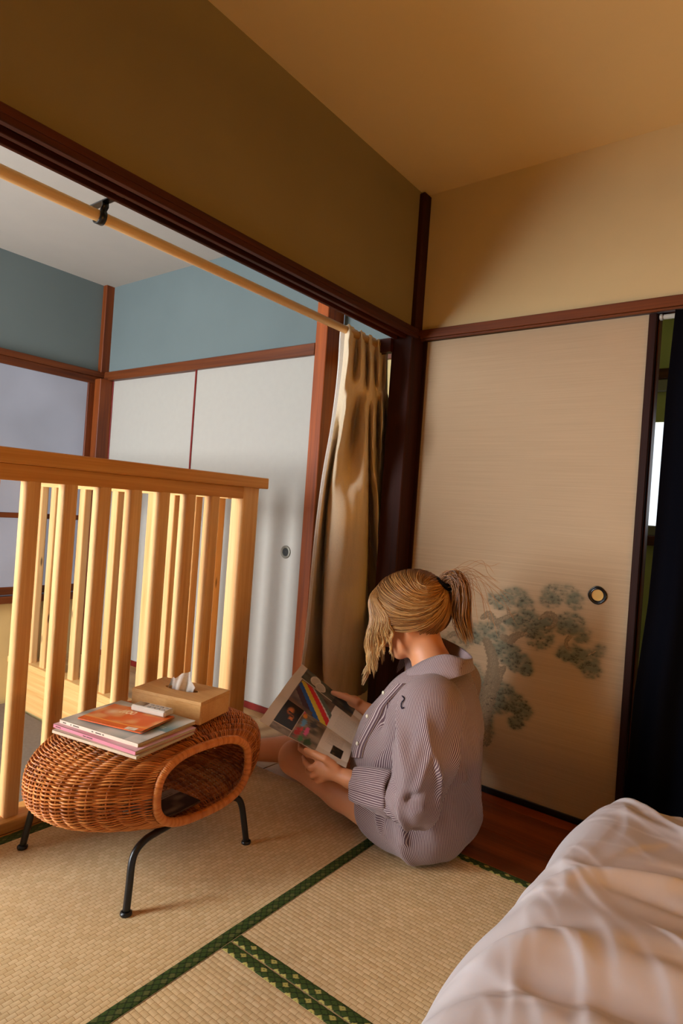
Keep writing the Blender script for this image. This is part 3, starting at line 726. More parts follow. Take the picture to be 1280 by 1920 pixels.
wv['kind'] = 'stuff'
for k in range(NR+1):                              # stakes: rings under the weave
    t = -1+2*k/NR
    if abs(t) > .99: continue
    a = np.linspace(0, 2*math.pi, 90); P = spt(np.full_like(a, t), a, 0); V, F = tube_geo(P, .0024, 5, False)
    mesh('stake_ring', V, F, MT['wicker'], stool, True, attrs={'rnd': np.full(len(V), .25)})
for t in (-1, 1):                                  # wrapped rims around both openings
    a = np.linspace(0, 2*math.pi, 720); P = spt(np.full_like(a, t), a, -.001)
    r_ = .0105+.0011*np.abs(np.sin(a*70)); V, F = tube_geo(P, r_, 10, False)
    mesh('wrapped_rim', V, F, MT['wicker'], stool, True, attrs={'rnd': .35+.35*np.repeat(np.abs(np.sin(a*23+np.sin(a*9))), 10)})
feet = [(-1.703,.879),(-1.256,.911),(-1.283,1.333),(-1.728,1.318)]
for fx, fy in feet:
    sy = 1 if fy < 1.1 else -1; sx = 1 if fx < -1.5 else -1
    P = catmull([(fx,fy,.004),(fx+.006*sx,fy+.008*sy,.06),(fx+.013*sx,fy+.016*sy,.112),(fx+.018*sx,fy+.030*sy,.136),(fx+.026*sx,fy+.060*sy,.147),(fx+.036*sx,fy+.10*sy,.147),(fx+.045*sx,fy+.15*sy,.146)], 6)
    lg = MB().tube(P, .0092, 12).build('leg', MT['black'], stool, True)
    V, F = lathe([(.0,.0),(.0135,0),(.0145,.003),(.0140,.007),(.010,.0095)], 18)
    mesh('foot_cap', V+np.array([fx,fy,0]), F, MT['black'], lg, True)
for fx in (-1.658,-1.303):
    MB().tube([(fx,1.02,.146),(fx,1.12,.146),(fx,1.22,.146)], .0092, 10).build('cross_bar', MT['black'], stool, True)

# ================================================================ THINGS ON THE STOOL
ZT = SC[2]+.1155+.006
def rect_frame(c, ang):
    a = math.radians(ang); return np.array([[math.cos(a),-math.sin(a),0],[math.sin(a),math.cos(a),0],[0,0,1]])
def booklet(name, c, ang, lx, ly, h, cover, spine, pagecol, label, cat, group=None, bend=0.0, text=()):
    """closed magazine: printed cover as a fine grid, spine, back cover, and page block; local x = along spine, local -y = spine side"""
    R = rect_frame(c, ang)
    root = thing(name, c, label, cat, group)
    nu, nv = int(lx/.0025), int(ly/.0025)
    u = np.linspace(0,1,nu); v = np.linspace(0,1,nv); U, V_ = np.meshgrid(u, v, indexing='ij')
    def surf(z): return np.stack([(U-.5)*lx, (V_-.5)*ly, z+bend*np.maximum(U-.72,0)**2*lx+.0006*(1+np.sin(U*7+V_*4))*(z > h*.5)], -1)
    def W_(P): return P.reshape(-1,3)@R.T+np.asarray(c)
    mesh('front_cover', W_(surf(h)), grid_faces(nu, nv), painted(name+'_cover', .5, .4) if callable(cover) else cover, root, True, col=cover(U, V_).reshape(-1,3) if callable(cover) else None)
    b = MB().box((-lx/2,-ly/2,0),(lx/2,ly/2,.0008)); Vb = b.V[0]@R.T+c; mesh('back_cover', Vb, b.F, spine, root)
    b = MB().box((-lx/2+.001,-ly/2-.0006,0),(lx/2-.001,-ly/2+.0006,h)); sp_o = mesh('spine', b.V[0]@R.T+c, b.F, spine, root)
    for x0_, x1_ in text:
        b = MB().box((x0_,-ly/2-.0009,h*.36),(x1_,-ly/2-.0005,h*.64)); mesh('lettering', b.V[0]@R.T+c, b.F, MT['lcd'], sp_o)
    n = max(3, int(h/.0014)); mb = MB()
    for k in range(n):
        z0 = .0008+(h-.0016)*k/n; j = rng.uniform(0,.0012)
        mb.box((-lx/2+.001,-ly/2+.001,z0),(lx/2-.001-j,ly/2-.001-j,z0+(h-.0016)/n*.8))
    mesh('pages', np.concatenate(mb.V)@R.T+c, mb.F, pagecol, root)
    return root
def vnoise(U, V_, s, seed=0):
    g = np.random.default_rng(seed); n = 40; A = g.random((n, n)); u = (U*s) % (n-1); v = (V_*s) % (n-1)
    i = u.astype(int); j = v.astype(int); fu = u-i; fv = v-j; fu = fu*fu*(3-2*fu); fv = fv*fv*(3-2*fv); i2 = (i+1) % n; j2 = (j+1) % n
    return A[i,j]*(1-fu)*(1-fv)+A[i2,j]*fu*(1-fv)+A[i,j2]*(1-fu)*fv+A[i2,j2]*fu*fv
def mixc(a, b, t): return a*(1-t[...,None])+np.asarray(b)*t[...,None]
def flat(U, c): return np.ones(U.shape+(3,))*lin(c)
def textrows(C, U, V_, u0, u1, v0, v1, rows, col=(90,80,75), axis='u', dens=.6, seed=3):
    g = np.random.default_rng(seed)
    A, B = (U, V_) if axis == 'u' else (V_, U)
    for k in range(rows):
        b0 = v0+(v1-v0)*k/rows; b1 = b0+(v1-v0)/rows*.5; x = u0
        while x < u1*.97:
            l = g.uniform(.015,.05)*(u1-u0)*3
            m = (A >= x)&(A < min(x+l,u1))&(B >= b0)&(B < b1); C[m] = C[m]*(1-dens)+lin(col)*dens; x += l+.02*(u1-u0)
    return C
def cov_teal(U, V_):
    C = mixc(flat(U,(150,150,140)), lin((216,206,190)), np.clip(vnoise(U,V_,5,1)*2-.6,0,1))
    C = mixc(C, lin((70,120,126)), np.clip((U-.52)*4,0,1)*np.clip(1.2-np.abs(V_-.45)*2.4,0,1)*.85)
    C = mixc(C, lin((206,196,184)), ((U > .82)&(V_ < .45))*.9*np.clip(vnoise(U,V_,9,2)*2,0,1))
    C = mixc(C, lin((96,96,90)), np.clip(vnoise(U,V_,7,5)-.45,0,1)*(U < .5))
    return textrows(C, U, V_, .74, .93, .52, .60, 2, (236,236,230))
def cov_orange(U, V_):
    C = flat(U,(214,92,14)); n1_ = vnoise(U,V_,6,8)
    C = mixc(C, lin((226,158,96)), np.clip((n1_-.35)*2.2,0,1)*(V_ > .16)*.85)
    C = mixc(C, lin((238,214,170)), np.clip(1-np.hypot((U-.20)/.12,(V_-.62)/.22),0,1)*.8)
    # hollow ring and strokes of the title lettering
    for cu in (.40,.47):
        rr = np.hypot((U-cu)/.035, (V_-.74)/.09); C[(rr < 1)&(rr > .6)] = lin((244,222,176))
    for a in (.30,.345): C[(np.abs(U-a-.12*(V_-.74)) < .008)&(np.abs(V_-.74) < .09)] = lin((244,222,176))
    C[(V_ < .12)&(U > .74)&(U < .90)] = lin((230,216,190)); C[(V_ < .12)&(U >= .90)] = lin((214,92,14))
    C = textrows(C, U, V_, .76, .88, .02, .10, 2, (190,90,40))
    C[(V_ > .16)&(V_ < .185)] = lin((238,150,60)); return C
def cov_pink(U, V_): return mixc(flat(U,(196,128,140)), lin((222,190,190)), np.clip(vnoise(U,V_,5,4)-.3,0,1))
def cov_grey(U, V_): return mixc(flat(U,(168,150,126)), lin((206,190,164)), vnoise(U,V_,4,6))
MT['lcd'] = plain('grey_screen', (92,74,62), .2, .5)
MT['pages'] = plain('page_edges', (196,178,148), .85, .1, var=.1, vscale=300)
MT['sp_cream'] = plain('cream_spine', (220,192,168), .4, .4); MT['sp_pink'] = plain('pink_spine', (204,120,134), .4, .4); MT['sp_tan'] = plain('tan_spine', (196,172,144), .5, .3); MT['sp_orange'] = plain('orange_paper', (206,86,14), .35, .4)
mc = onz(246,1362,ZT+.012)+np.array([-.002,-.010,0]); a0 = 9.5
m0 = booklet('magazine', (mc[0]+.006,mc[1]-.012,ZT), a0+1.5, .294, .212, .007, cov_grey, MT['sp_tan'], MT['pages'], 'thin tan magazine at the bottom of the stack on the stool', 'magazine', 'magazines stacked on the stool')
m1 = booklet('magazine', (mc[0]-.002,mc[1]-.004,ZT+.0075), a0-.5, .300, .214, .0085, cov_pink, MT['sp_pink'], MT['pages'], 'magazine with a pink spine in the middle of the stack', 'magazine', 'magazines stacked on the stool', text=((-.140,-.120),(-.035,-.024),(-.022,.0)))
m2 = booklet('magazine', (mc[0]-.010,mc[1]+.010,ZT+.0165), a0+1.0, .280, .212, .0095, cov_teal, MT['sp_cream'], MT['pages'], 'cream-spined magazine with grey and teal cover, topmost of the stack', 'magazine', 'magazines stacked on the stool', text=((-.126,-.114),(-.098,-.094),(-.088,-.066),(-.02,-.014),(-.006,.014),(.018,.024)))
for mg, cols in ((m1,(150,70,84)),(m2,(120,96,84))):       # lettering on the spines
    pass
oc = onz(238,1347,ZT+.031)
booklet('leaflet', (oc[0],oc[1],ZT+.0310), a0+7, .205, .140, .003, cov_orange, MT['sp_orange'], MT['pages'], 'orange printed booklet lying on top of the magazines', 'booklet', None, bend=.10)
# remote control
rc = onz(285,1333,ZT+.040); Rr = rect_frame(rc, a0+5.5)
rem = thing('remote_control', (rc[0],rc[1],ZT+.0365), 'small white remote control lying on the orange booklet', 'remote control')
MT['remote'] = plain('remote_plastic', (196,184,168), .4, .4); MT['btn'] = plain('remote_buttons', (150,142,132), .5, .3)
def rbox(lo, hi, bev, name, mat, par):
    V, F = box_geo(lo, hi, bev); return mesh(name, V@Rr.T+np.array([rc[0],rc[1],ZT+.0365]), F, mat, par)
rbox((-.058,-.021,0),(.058,.021,.0165),.004,'body',MT['remote'],rem); rbox((-.052,-.012,.0162),(-.020,.014,.0172),.0004,'screen',MT['lcd'],rem)
for i in range(4):
    for j in range(2): rbox((-.010+.016*i,-.013+.015*j,.0162),(.001+.016*i,-.005+.015*j,.0178),.0008,'button',MT['btn'],rem)
# wooden tissue box
tb = [onz(*p, .437) for p in ((245.5,1295),(302,1267),(426.6,1293.4),(373.8,1321.7))]
ctr = sum(tb)/4; ux = (tb[3]-tb[0]+tb[2]-tb[1])/2; lx = np.linalg.norm(ux); ux /= lx; vy = np.array([-ux[1],ux[0],0]); ly = abs(((tb[1]-tb[0]+tb[2]-tb[3])/2)@vy); ctr = ctr+vy*ly*.06; ly *= .88
Rt = np.stack([ux, vy, [0,0,1]], 1); zb = ZT-.001; hb = .437-zb
tbx = thing('tissue_box', (ctr[0],ctr[1],zb), 'light wooden tissue box standing beside the magazines on the stool', 'tissue box')
MT['box_wood'] = wood('box_wood', (186,132,70), (214,166,104), 0, rough=.5, ring=14)
def tbox(lo, hi, name, bev=.0015):
    V, F = box_geo(lo, hi, bev); return mesh(name, V@Rt.T+np.array([ctr[0],ctr[1],zb]), F, MT['box_wood'], tbx)
a_, b_ = lx/2, ly/2
tbox((-a_,-b_,0),(a_,-b_+.009,hb-.009),'side_panel'); tbox((-a_,b_-.009,0),(a_,b_,hb-.009),'side_panel')
tbox((-a_,-b_+.009,0),(-a_+.009,b_-.009,hb-.009),'end_panel'); tbox((a_-.009,-b_+.009,0),(a_,b_-.009,hb-.009),'end_panel')
# lid with an oval slot
n = 40; aa = np.arange(n)/n*2*math.pi; so = np.stack([.058*np.sign(np.cos(aa))*np.abs(np.cos(aa))**.8, .016*np.sin(aa)], -1)
sq = []
for c_, s_ in zip(np.cos(aa), np.sin(aa)):
    k = min(a_/max(abs(c_),1e-6), b_/max(abs(s_),1e-6)); sq.append((c_*k, s_*k))
for q in (1,-1):
    for q2 in (1,-1):
        i = int(np.argmin([(p[0]-q*a_)**2+(p[1]-q2*b_)**2 for p in sq])); sq[i] = (q*a_, q2*b_)
sq = np.array(sq)
V = np.concatenate([np.c_[sq, np.full(n,hb)], np.c_[so, np.full(n,hb)], np.c_[so, np.full(n,hb-.008)], np.c_[sq, np.full(n,hb-.009)]])
F = [(k*n+i, k*n+(i+1) % n, (k+1)*n+(i+1) % n, (k+1)*n+i) for k in range(3) for i in range(n)]+[(3*n+i, 3*n+(i+1) % n, (i+1) % n, i) for i in range(n)]
mesh('lid', V@Rt.T+np.array([ctr[0],ctr[1],zb]), F, MT['box_wood'], tbx)
MT['tissue'] = fabric('tissue_paper', (226,214,200), .9, 400)
U, A_ = np.meshgrid(np.linspace(0,1,18), np.linspace(0,1,26), indexing='ij')
pk = np.interp(A_, [0,.18,.45,.68,.80,1.0], [.022,.030,.043,.056,.030,.016]); xx = (A_-.5)*.092+(.014*U); yy = (.010*np.sin(A_*9+U*2)+.005*np.sin(A_*21))*(1-.35*U); zz_ = -.015+U*(.015+pk)+.003*np.sin(A_*17)*U
V = np.stack([xx, yy, zz_+hb], -1).reshape(-1,3)@Rt.T+np.array([ctr[0]-.012*ux[0],ctr[1]-.012*ux[1],zb])
V2 = V+np.array([.0008,.0008,0]); Fg = grid_faces(18,26)
ts = mesh('tissue', np.concatenate([V,V2]), np.concatenate([Fg, Fg[:, ::-1]+len(V)]), MT['tissue'], None, True)
tag(ts, 'white paper tissue sticking up from the wooden tissue box', 'tissue')
# magazine inside the stool
ic = onx(317,1512,-1.33)
def cov_dark(U, V_):
    C = mixc(flat(U,(40,30,28)), lin((120,104,96)), np.clip(vnoise(U,V_,6,12)*2-.7,0,1)); C[(V_ > .7)] = lin((150,136,124)); return textrows(C, U, V_, .3, .9, .75, .9, 2, (40,36,34))
booklet('magazine', (-1.352,1.072,.171), 95, .17, .115, .005, cov_dark, MT['lcd'], MT['pages'], 'dark-covered magazine lying inside the wicker stool', 'magazine')

# ================================================================ BED
bed = thing('bed', (.55,.3,0), 'white rumpled duvet on the low bed in the right foreground', 'bed')
MT['duvet'] = plain('duvet_cotton', (204,196,196), .85, .15, bumps=.05, bscale=900)
MT['mattress'] = fabric('mattress_cloth', (200,190,178), .9, 500)
MB().box((-.36,-1.5,.001),(1.19,1.74,.17),.03).build('mattress', MT['mattress'], bed)
nxg, nyg = 430, 560
gx = np.interp(np.linspace(0,1,nxg), [0,.8,1], [-1,.10,1]); gy = np.interp(np.linspace(0,1,nyg), [0,.2,1], [-1,.12,1])
U, V_ = np.meshgrid(gx, gy, indexing='ij')
cxm, cym, hx, hy = .38, .15, .855, 1.705
X = cxm+U*hx; Y = cym+V_*hy
edge_l = np.clip((X-(cxm-hx))/.16, 0, 1); edge_f = np.clip((cym+hy-Y)/.20, 0, 1)
prof = lambda e: np.sqrt(np.clip(1-(1-e)**2, 0, 1))
Z = .01+.315*prof(edge_l)**.9*prof(edge_f)**.9
X = X-.0*Z; fx_ = X; fy_ = Y
def fold(cx_, cy_, ang, ln, wd, hgt, asym=.0):
    a = math.radians(ang); u = (fx_-cx_)*math.cos(a)+(fy_-cy_)*math.sin(a); v = -(fx_-cx_)*math.sin(a)+(fy_-cy_)*math.cos(a)
    v = v+.02*np.sin(u*9+cx_*7)
    return hgt*np.exp(-(u/ln)**2)*np.exp(-(np.where(v > 0, v/(wd*(1+asym)), v/wd))**2)
g = np.random.default_rng(5); H = np.zeros_like(Z)
for c_, d_, an, ln, wd, hg in ((.0,.86,14,.5,.045,.036),(.05,.70,18,.45,.03,.026),(-.1,1.02,22,.30,.035,.026),(.15,1.14,10,.5,.055,.034),(-.05,.58,24,.5,.045,.034),(-.22,1.25,35,.2,.02,.018),(.0,1.42,-30,.3,.04,.022),(.2,1.45,-45,.35,.025,.016),(-.2,1.55,-50,.22,.014,.014),(-.1,1.6,-42,.25,.013,.014),(.1,1.3,-38,.25,.016,.016),(-.30,.95,40,.2,.03,.022),(.1,1.0,16,.5,.022,-.020),(.0,.78,16,.5,.02,-.018),(.1,1.26,8,.4,.02,-.014)):
    H += fold(c_, d_, an, ln, wd, hg)
for k in range(260):
    H += fold(g.uniform(-.45,.5), g.uniform(.45,1.85), g.normal(-48 if k % 3 else 24, 22), g.uniform(.04,.17), g.uniform(.006,.014), abs(g.normal(0,.0030)), 1.6)
H += .010*np.sin(fx_*7+fy_*3)+.008*np.sin(fy_*9-fx_*4+1)
Z2 = Z+H*np.clip(edge_l*1.3,0.1,1)*np.clip(edge_f*1.3,.1,1)+.02*np.clip(edge_l,0,1)*np.sin(np.clip((Y-.4)/1.6,0,1)*math.pi)
X = X+.010*np.sin(Y*11)*(1-edge_l)+.005*np.sin(Y*23+1)*(1-edge_l)
mesh('duvet', np.stack([X, Y, np.maximum(Z2,.004)], -1).reshape(-1,3), grid_faces(nxg, nyg), MT['duvet'], bed, True)

# ================================================================ ADDED FILL UPLIGHTER (unseen, behind the viewer, put in for warm ceiling bounce)
fill_loc = (.95,.45,1.70)
pl = thing('fill_uplighter', (fill_loc[0],fill_loc[1],ZC), 'added brass bowl uplighter, unseen, bouncing warm fill off the ceiling', 'added lamp')
V, F = lathe([(.001,-.10),(.09,-.092),(.16,-.05),(.19,.02),(.184,.022),(.154,-.044),(.088,-.084),(.001,-.092)], 32)
mesh('bowl', V+np.array(fill_loc), F, plain('fill_bowl_brass', (150,110,50), .4, .5, .6), pl, True)
V, F = lathe([(.001,.026),(.02,.02),(.028,.0),(.02,-.020),(.001,-.024)], 16)
mesh('bulb', V+np.array(fill_loc)+np.array([0,0,-.048]), F, glow('bulb_glass', FILL_COL, 8.0), pl, True)
for k in range(3):
    a = k*2.094; MB().tube([(fill_loc[0]+.186*math.cos(a),fill_loc[1]+.186*math.sin(a),fill_loc[2]+.02),(fill_loc[0]+.09*math.cos(a),fill_loc[1]+.09*math.sin(a),2.03),(fill_loc[0],fill_loc[1],ZC-.02)], .0025, 6).build('chain', MT['black'], pl)
V, F = lathe([(.0,.0),(.05,0),(.045,-.02),(.0,-.022)], 20); mesh('ceiling_rose', V+np.array([fill_loc[0],fill_loc[1],ZC-.001]), F, MT['remote'], pl, True)
ld = bpy.data.lights.new('fill_light', 'POINT'); ld.energy = FILL_LAMP; ld.color = FILL_COL; ld.shadow_soft_size = .03
lo_ = bpy.data.objects.new('fill_light', ld); link(lo_, pl); lo_.location = (0,0,fill_loc[2]-.045-ZC)

# ================================================================ ADDED FILL_LANTERN (unseen, right of the frame, beyond the bed, put in as warm fill)
LL = np.array([1.42,.80,0.0])
la = thing('fill_lantern', LL, 'added square paper floor lantern, unseen beyond the bed, giving warm fill', 'added lamp')
MB().box(LL+[-.085,-.085,.36],LL+[.085,.085,.60],.004).build('paper_shade', glow('fill_lantern_paper', FILL_COL, FILL_LANTERN), la)
for sx in (-1,1):
    for sy in (-1,1): MB().box(LL+[.09*sx-.008,.09*sy-.008,0],LL+[.09*sx+.008,.09*sy+.008,.64],.002).build('leg', MT['dark_z'], la)
for zz0 in (.345,.605):
    for s_ in (-1,1):
        MB().box(LL+[-.09,.09*s_-.006,zz0],LL+[.09,.09*s_+.006,zz0+.012]).build('frame_bar', MT['dark_x'], la)
        MB().box(LL+[.09*s_-.006,-.09,zz0],LL+[.09*s_+.006,.09,zz0+.012]).build('frame_bar', MT['dark_y'], la)

# ================================================================ PERSON (sitting on the floor, reading)
def surface_nets(D, lo, h):
    """smooth iso-surface of a sampled distance field"""
    D = D.astype(np.float32); S = D < 0
    nx, ny, nz = D.shape
    c = [(i,j,k) for i in (0,1) for j in (0,1) for k in (0,1)]
    def sl(A, o): return A[o[0]:nx-1+o[0], o[1]:ny-1+o[1], o[2]:nz-1+o[2]]
    cnt = sum(sl(S, o).astype(np.int8) for o in c); M_ = (cnt > 0) & (cnt < 8)
    idx = np.full(M_.shape, -1, np.int64); ijk = np.argwhere(M_); idx[M_] = np.arange(len(ijk))
    acc = np.zeros((len(ijk), 3)); n = np.zeros(len(ijk))
    def val(o): return D[ijk[:,0]+o[0], ijk[:,1]+o[1], ijk[:,2]+o[2]]
    for a in c:
        for ax in range(3):
            if a[ax]: continue
            b = list(a); b[ax] = 1
            va, vb = val(a), val(b); m = (va < 0) != (vb < 0)
            t = va/(va-vb+1e-12); p = np.repeat(np.array(a, float)[None], len(ijk), 0); p[:,ax] = t
            acc[m] += p[m]; n[m] += 1
    V = lo+(ijk+acc/n[:,None])*h
    F = []
    for ax in range(3):
        sh = [nx,ny,nz]; A = [slice(0,s) for s in sh]; B = list(A); A[ax] = slice(0, sh[ax]-1); B[ax] = slice(1, sh[ax])
        d = S[tuple(A)] != S[tuple(B)]; e = np.argwhere(d); o1, o2 = (ax+1) % 3, (ax+2) % 3
        k = (e[:,o1] > 0) & (e[:,o2] > 0) & (e[:,o1] < sh[o1]-1) & (e[:,o2] < sh[o2]-1); e = e[k]
        q = []
        for da, db in ((-1,-1),(0,-1),(0,0),(-1,0)):
            f_ = e.copy(); f_[:,o1] += da; f_[:,o2] += db; q.append(idx[f_[:,0],f_[:,1],f_[:,2]])
        Q = np.stack(q, -1); inside = S[e[:,0],e[:,1],e[:,2]]
        Q[~inside] = Q[~inside][:, ::-1]; F.append(Q)
    F = np.concatenate(F); F = F[(F >= 0).all(1)]
    return V, F
class Field:
    def __init__(s, lo, hi, h):
        s.lo = np.array(lo, float); s.h = h; n = np.ceil((np.array(hi)-s.lo)/h).astype(int)+1
        ax = [s.lo[i]+np.arange(n[i])*h for i in range(3)]
        s.P = np.stack(np.meshgrid(*ax, indexing='ij'), -1).astype(np.float32); s.D = np.full(n, 1.0, np.float32)
    def uni(s, d, k=0.0):
        d = d.astype(np.float32)
        if k <= 0: s.D = np.minimum(s.D, d)
        else:
            hh = np.clip(.5+.5*(s.D-d)/k, 0, 1); s.D = s.D+(d-s.D)*hh-k*hh*(1-hh)
        return s
    def sub(s, d, k=0.0):
        hh = np.clip(.5-.5*(s.D+d)/max(k,1e-6), 0, 1); s.D = (s.D+(-d-s.D)*hh+k*hh*(1-hh)).astype(np.float32); return s
    def cone(s, a, b, r1, r2, k=0.0): return s.uni(sd_cone(s.P, a, b, r1, r2), k)
    def ell(s, c, r, k=0.0, R=None): return s.uni(sd_ell(s.P, c, r, R), k)
    def mesh(s): return surface_nets(s.D, s.lo, s.h)
def sd_cone(P, a, b, r1, r2):
    a = np.asarray(a, np.float32); b = np.asarray(b, np.float32); d = b-a; L2 = float(d@d)+1e-9
    t = np.clip(((P-a)@d)/L2, 0, 1); return np.linalg.norm(P-a-t[...,None]*d, axis=-1)-(r1+(r2-r1)*t)
def sd_ell(P, c, r, R=None):
    q = P-np.asarray(c, np.float32)
    if R is not None: q = q@np.asarray(R, np.float32)
    r = np.asarray(r, np.float32); k0 = np.linalg.norm(q/r, axis=-1); k1 = np.linalg.norm(q/(r*r), axis=-1)
    return k0*(k0-1)/np.maximum(k1, 1e-6)
def relax(V, F, n=2, lam=.5):
    for _ in range(n):
        S = np.zeros_like(V); c = np.zeros(len(V))
        for i in range(4):
            j = F[:, (i+1) % 4]; np.add.at(S, F[:,i], V[j]); np.add.at(c, F[:,i], 1); np.add.at(S, j, V[F[:,i]]); np.add.at(c, j, 1)
        V = V+lam*(S/np.maximum(c,1)[:,None]-V)
    return V
A3 = lambda *p: np.array(p, float)

per = thing('person', (-.90,1.70,0), 'blonde person in a striped shirt sitting on the floor reading a magazine', 'person')
# --- joints (metres)
Jpel = A3(-.885,1.72,.115)
JhL, JhR = A3(-.90,1.625,.088), A3(-.90,1.83,.10)
JkL, JaL, JtL = A3(-1.352,1.622,.150), A3(-1.06,1.78,.055), A3(-1.00,1.90,.045)
JkR, JaR, JtR = A3(-1.335,1.845,.135), A3(-1.700,1.690,.060), A3(-1.745,1.625,.115)
JsL, JeL, JwL = A3(-.795,1.545,.495), ony(772,1502,1.495), ony(655,1461,1.50)
JsR, JeR, JwR = A3(-.90,1.865,.485), A3(-1.00,1.945,.27), ony(690,1333,1.835)
Jnb = ony(812,1252,1.69); Hc = ony(768,1152,1.685)
Fd = A3(-.90,-.22,-.30); Fd /= np.linalg.norm(Fd)
Ld = np.cross([0,0,1], Fd); Ld /= np.linalg.norm(Ld); Ud = np.cross(Fd, Ld)
HR = np.stack([Fd, Ld, Ud], 1)              # head frame: x forward, y left, z up
def hd_(x, y, z): return Hc+HR@A3(x,y,z)

# --- open magazine she is holding: fit spine and pages
S0, S1 = ony(661,1397,1.655), ony(524,1300,1.64)
sdir = (S1-S0)/np.linalg.norm(S1-S0)
def page_edge(pa, pb, yplane): return ony(*pa, yplane), ony(*pb, yplane)
P2b, P2a = page_edge((486,1352), (648,1440), 1.485)     # near page outer corners (top, bottom)
P1b, P1a = page_edge((566,1245), (683,1344), 1.80)      # far page outer corners
mag = thing('open_magazine', (S0+S1)/2, 'open picture magazine held in both hands', 'magazine')
def page_near(U, V_):      # U along the spine from reader (0) to top (1); V from spine (0) to outer edge (1)
    C = flat(U,(206,190,172))
    m = (U > .50)&(U < .86)&(V_ > .02)&(V_ < .95)
    C[(U > .42)&(U < .87)] = C[(U > .42)&(U < .87)]
    dk = (U > .64)&(U < .875)&(V_ < .78); C[dk] = lin((26,16,10))
    fl = np.clip(1-np.hypot((U-.77)/.05,(V_-.30)/.16),0,1)+np.clip(1-np.hypot((U-.72)/.035,(V_-.52)/.14),0,1)
    C = mixc(C, lin((206,110,44)), np.clip(fl*1.6,0,1)*dk*(vnoise(U,V_,22,3) > .3))
    q = (U > .33)&(U <= .635)&(V_ < .985); bg = mixc(flat(U,(70,62,50)), lin((150,130,108)), vnoise(U,V_,14,5)); C[q] = bg[q]
    for (a,b,ra,rb,col) in ((.60,.18,.035,.12,(222,140,40)),(.625,.08,.02,.08,(206,80,110)),(.57,.42,.035,.16,(90,150,190)),(.585,.75,.045,.16,(176,26,30)),(.50,.62,.03,.16,(216,90,140)),(.52,.86,.035,.12,(66,124,70)),(.44,.86,.04,.14,(40,70,40)),(.56,.62,.02,.08,(200,60,60)),(.47,.3,.05,.2,(60,60,66))):
        t = np.clip(1.35-np.hypot((U-a)/ra,(V_-b)/rb)-.7*vnoise(U,V_,30,int(a*100)),0,1); t = np.clip(t*2.4,0,1)*q; C = mixc(C, lin(col), t)
    C[(np.abs(U-.638) < .004)&(V_ < .985)] = lin((200,184,166))
    s = (V_ >= .80)&(U > .36)&(U < .875)&(U > .64); C[s] = mixc(flat(U,(150,134,118)), lin((110,96,84)), vnoise(U,V_,18,9))[s]
    C = textrows(C, U, V_, .10, .28, .15, .62, 12, (140,126,116), 'u', .45, 4)
    b = (U > .07)&(U < .19)&(V_ > .56)&(V_ < .80); C[b] = mixc(flat(U,(24,16,12)), lin((120,90,50)), np.clip(vnoise(U,V_,25,2)-.55,0,1)*1.5)[b]
    C = textrows(C, U, V_, .90, .93, .25, .7, 6, (120,108,100), 'u', .6, 8); return C
def page_far(U, V_):
    C = flat(U,(206,190,172))
    q = (U > .36)&(U < .875); bg = mixc(flat(U,(60,34,24)), lin((120,100,84)), vnoise(U,V_,10,7)); C[q] = bg[q]
    # upper strip: round white plates
    t = (V_ > .66)&(U > .42)&(U < .90); C[t] = mixc(flat(U,(60,56,44)), lin((100,94,78)), vnoise(U,V_,16,6))[t]
    for (a,b) in ((.72,.86),(.63,.80)):
        r_ = np.hypot((U-a)/.075,(V_-b)/.13); C[t&(r_ < 1)] = lin((206,192,172)); C[t&(r_ < .78)] = lin((188,172,152))
    C[(np.abs(V_-.66) < .012)&(U < .9)&(U > .36)] = lin((196,178,156))
    d = (V_ > .62)&(U > .14)&(U < .42); C[d] = mixc(flat(U,(92,82,66)), lin((40,44,44)), np.clip(vnoise(U,V_,12,8)*1.6-.2,0,1))[d]
    # striped rug
    w = V_-.02-(U-.36)*.15; a = (U-.36)/.5
    rug = (V_ < .63)&(U > .28)&(U < .86); cb_ = U-.75*V_+.004*np.sin(V_*120)
    for c0, c1, col in ((.52,.63,(58,12,16)),(.43,.52,(22,70,130)),(.335,.43,(196,160,34)),(.235,.335,(196,20,24)),(.205,.235,(190,172,160)),(.12,.205,(84,90,76))):
        m = rug&(cb_ > c0)&(cb_ <= c1); C[m] = lin(col)
    tri = (V_ < .60)&(U > .12)&(U < .33)&(U+.34*V_ > .28); C[tri] = lin((190,174,154))
    C[(V_ < .08)&(U > .55)&(U < .875)] = mixc(flat(U,(120,80,50)), lin((60,40,26)), vnoise(U,V_,14,4))[(V_ < .08)&(U > .55)&(U < .875)]
    C[U <= .14+.20*(V_ < .62)] = lin((206,190,172))
    C = textrows(C, U, V_, .04, .27, .08, .55, 22, (150,138,128), 'u', .35, 5); C[U > .9] = lin((208,192,174)); return C
MT['print'] = painted('glossy_print', .38, .4)
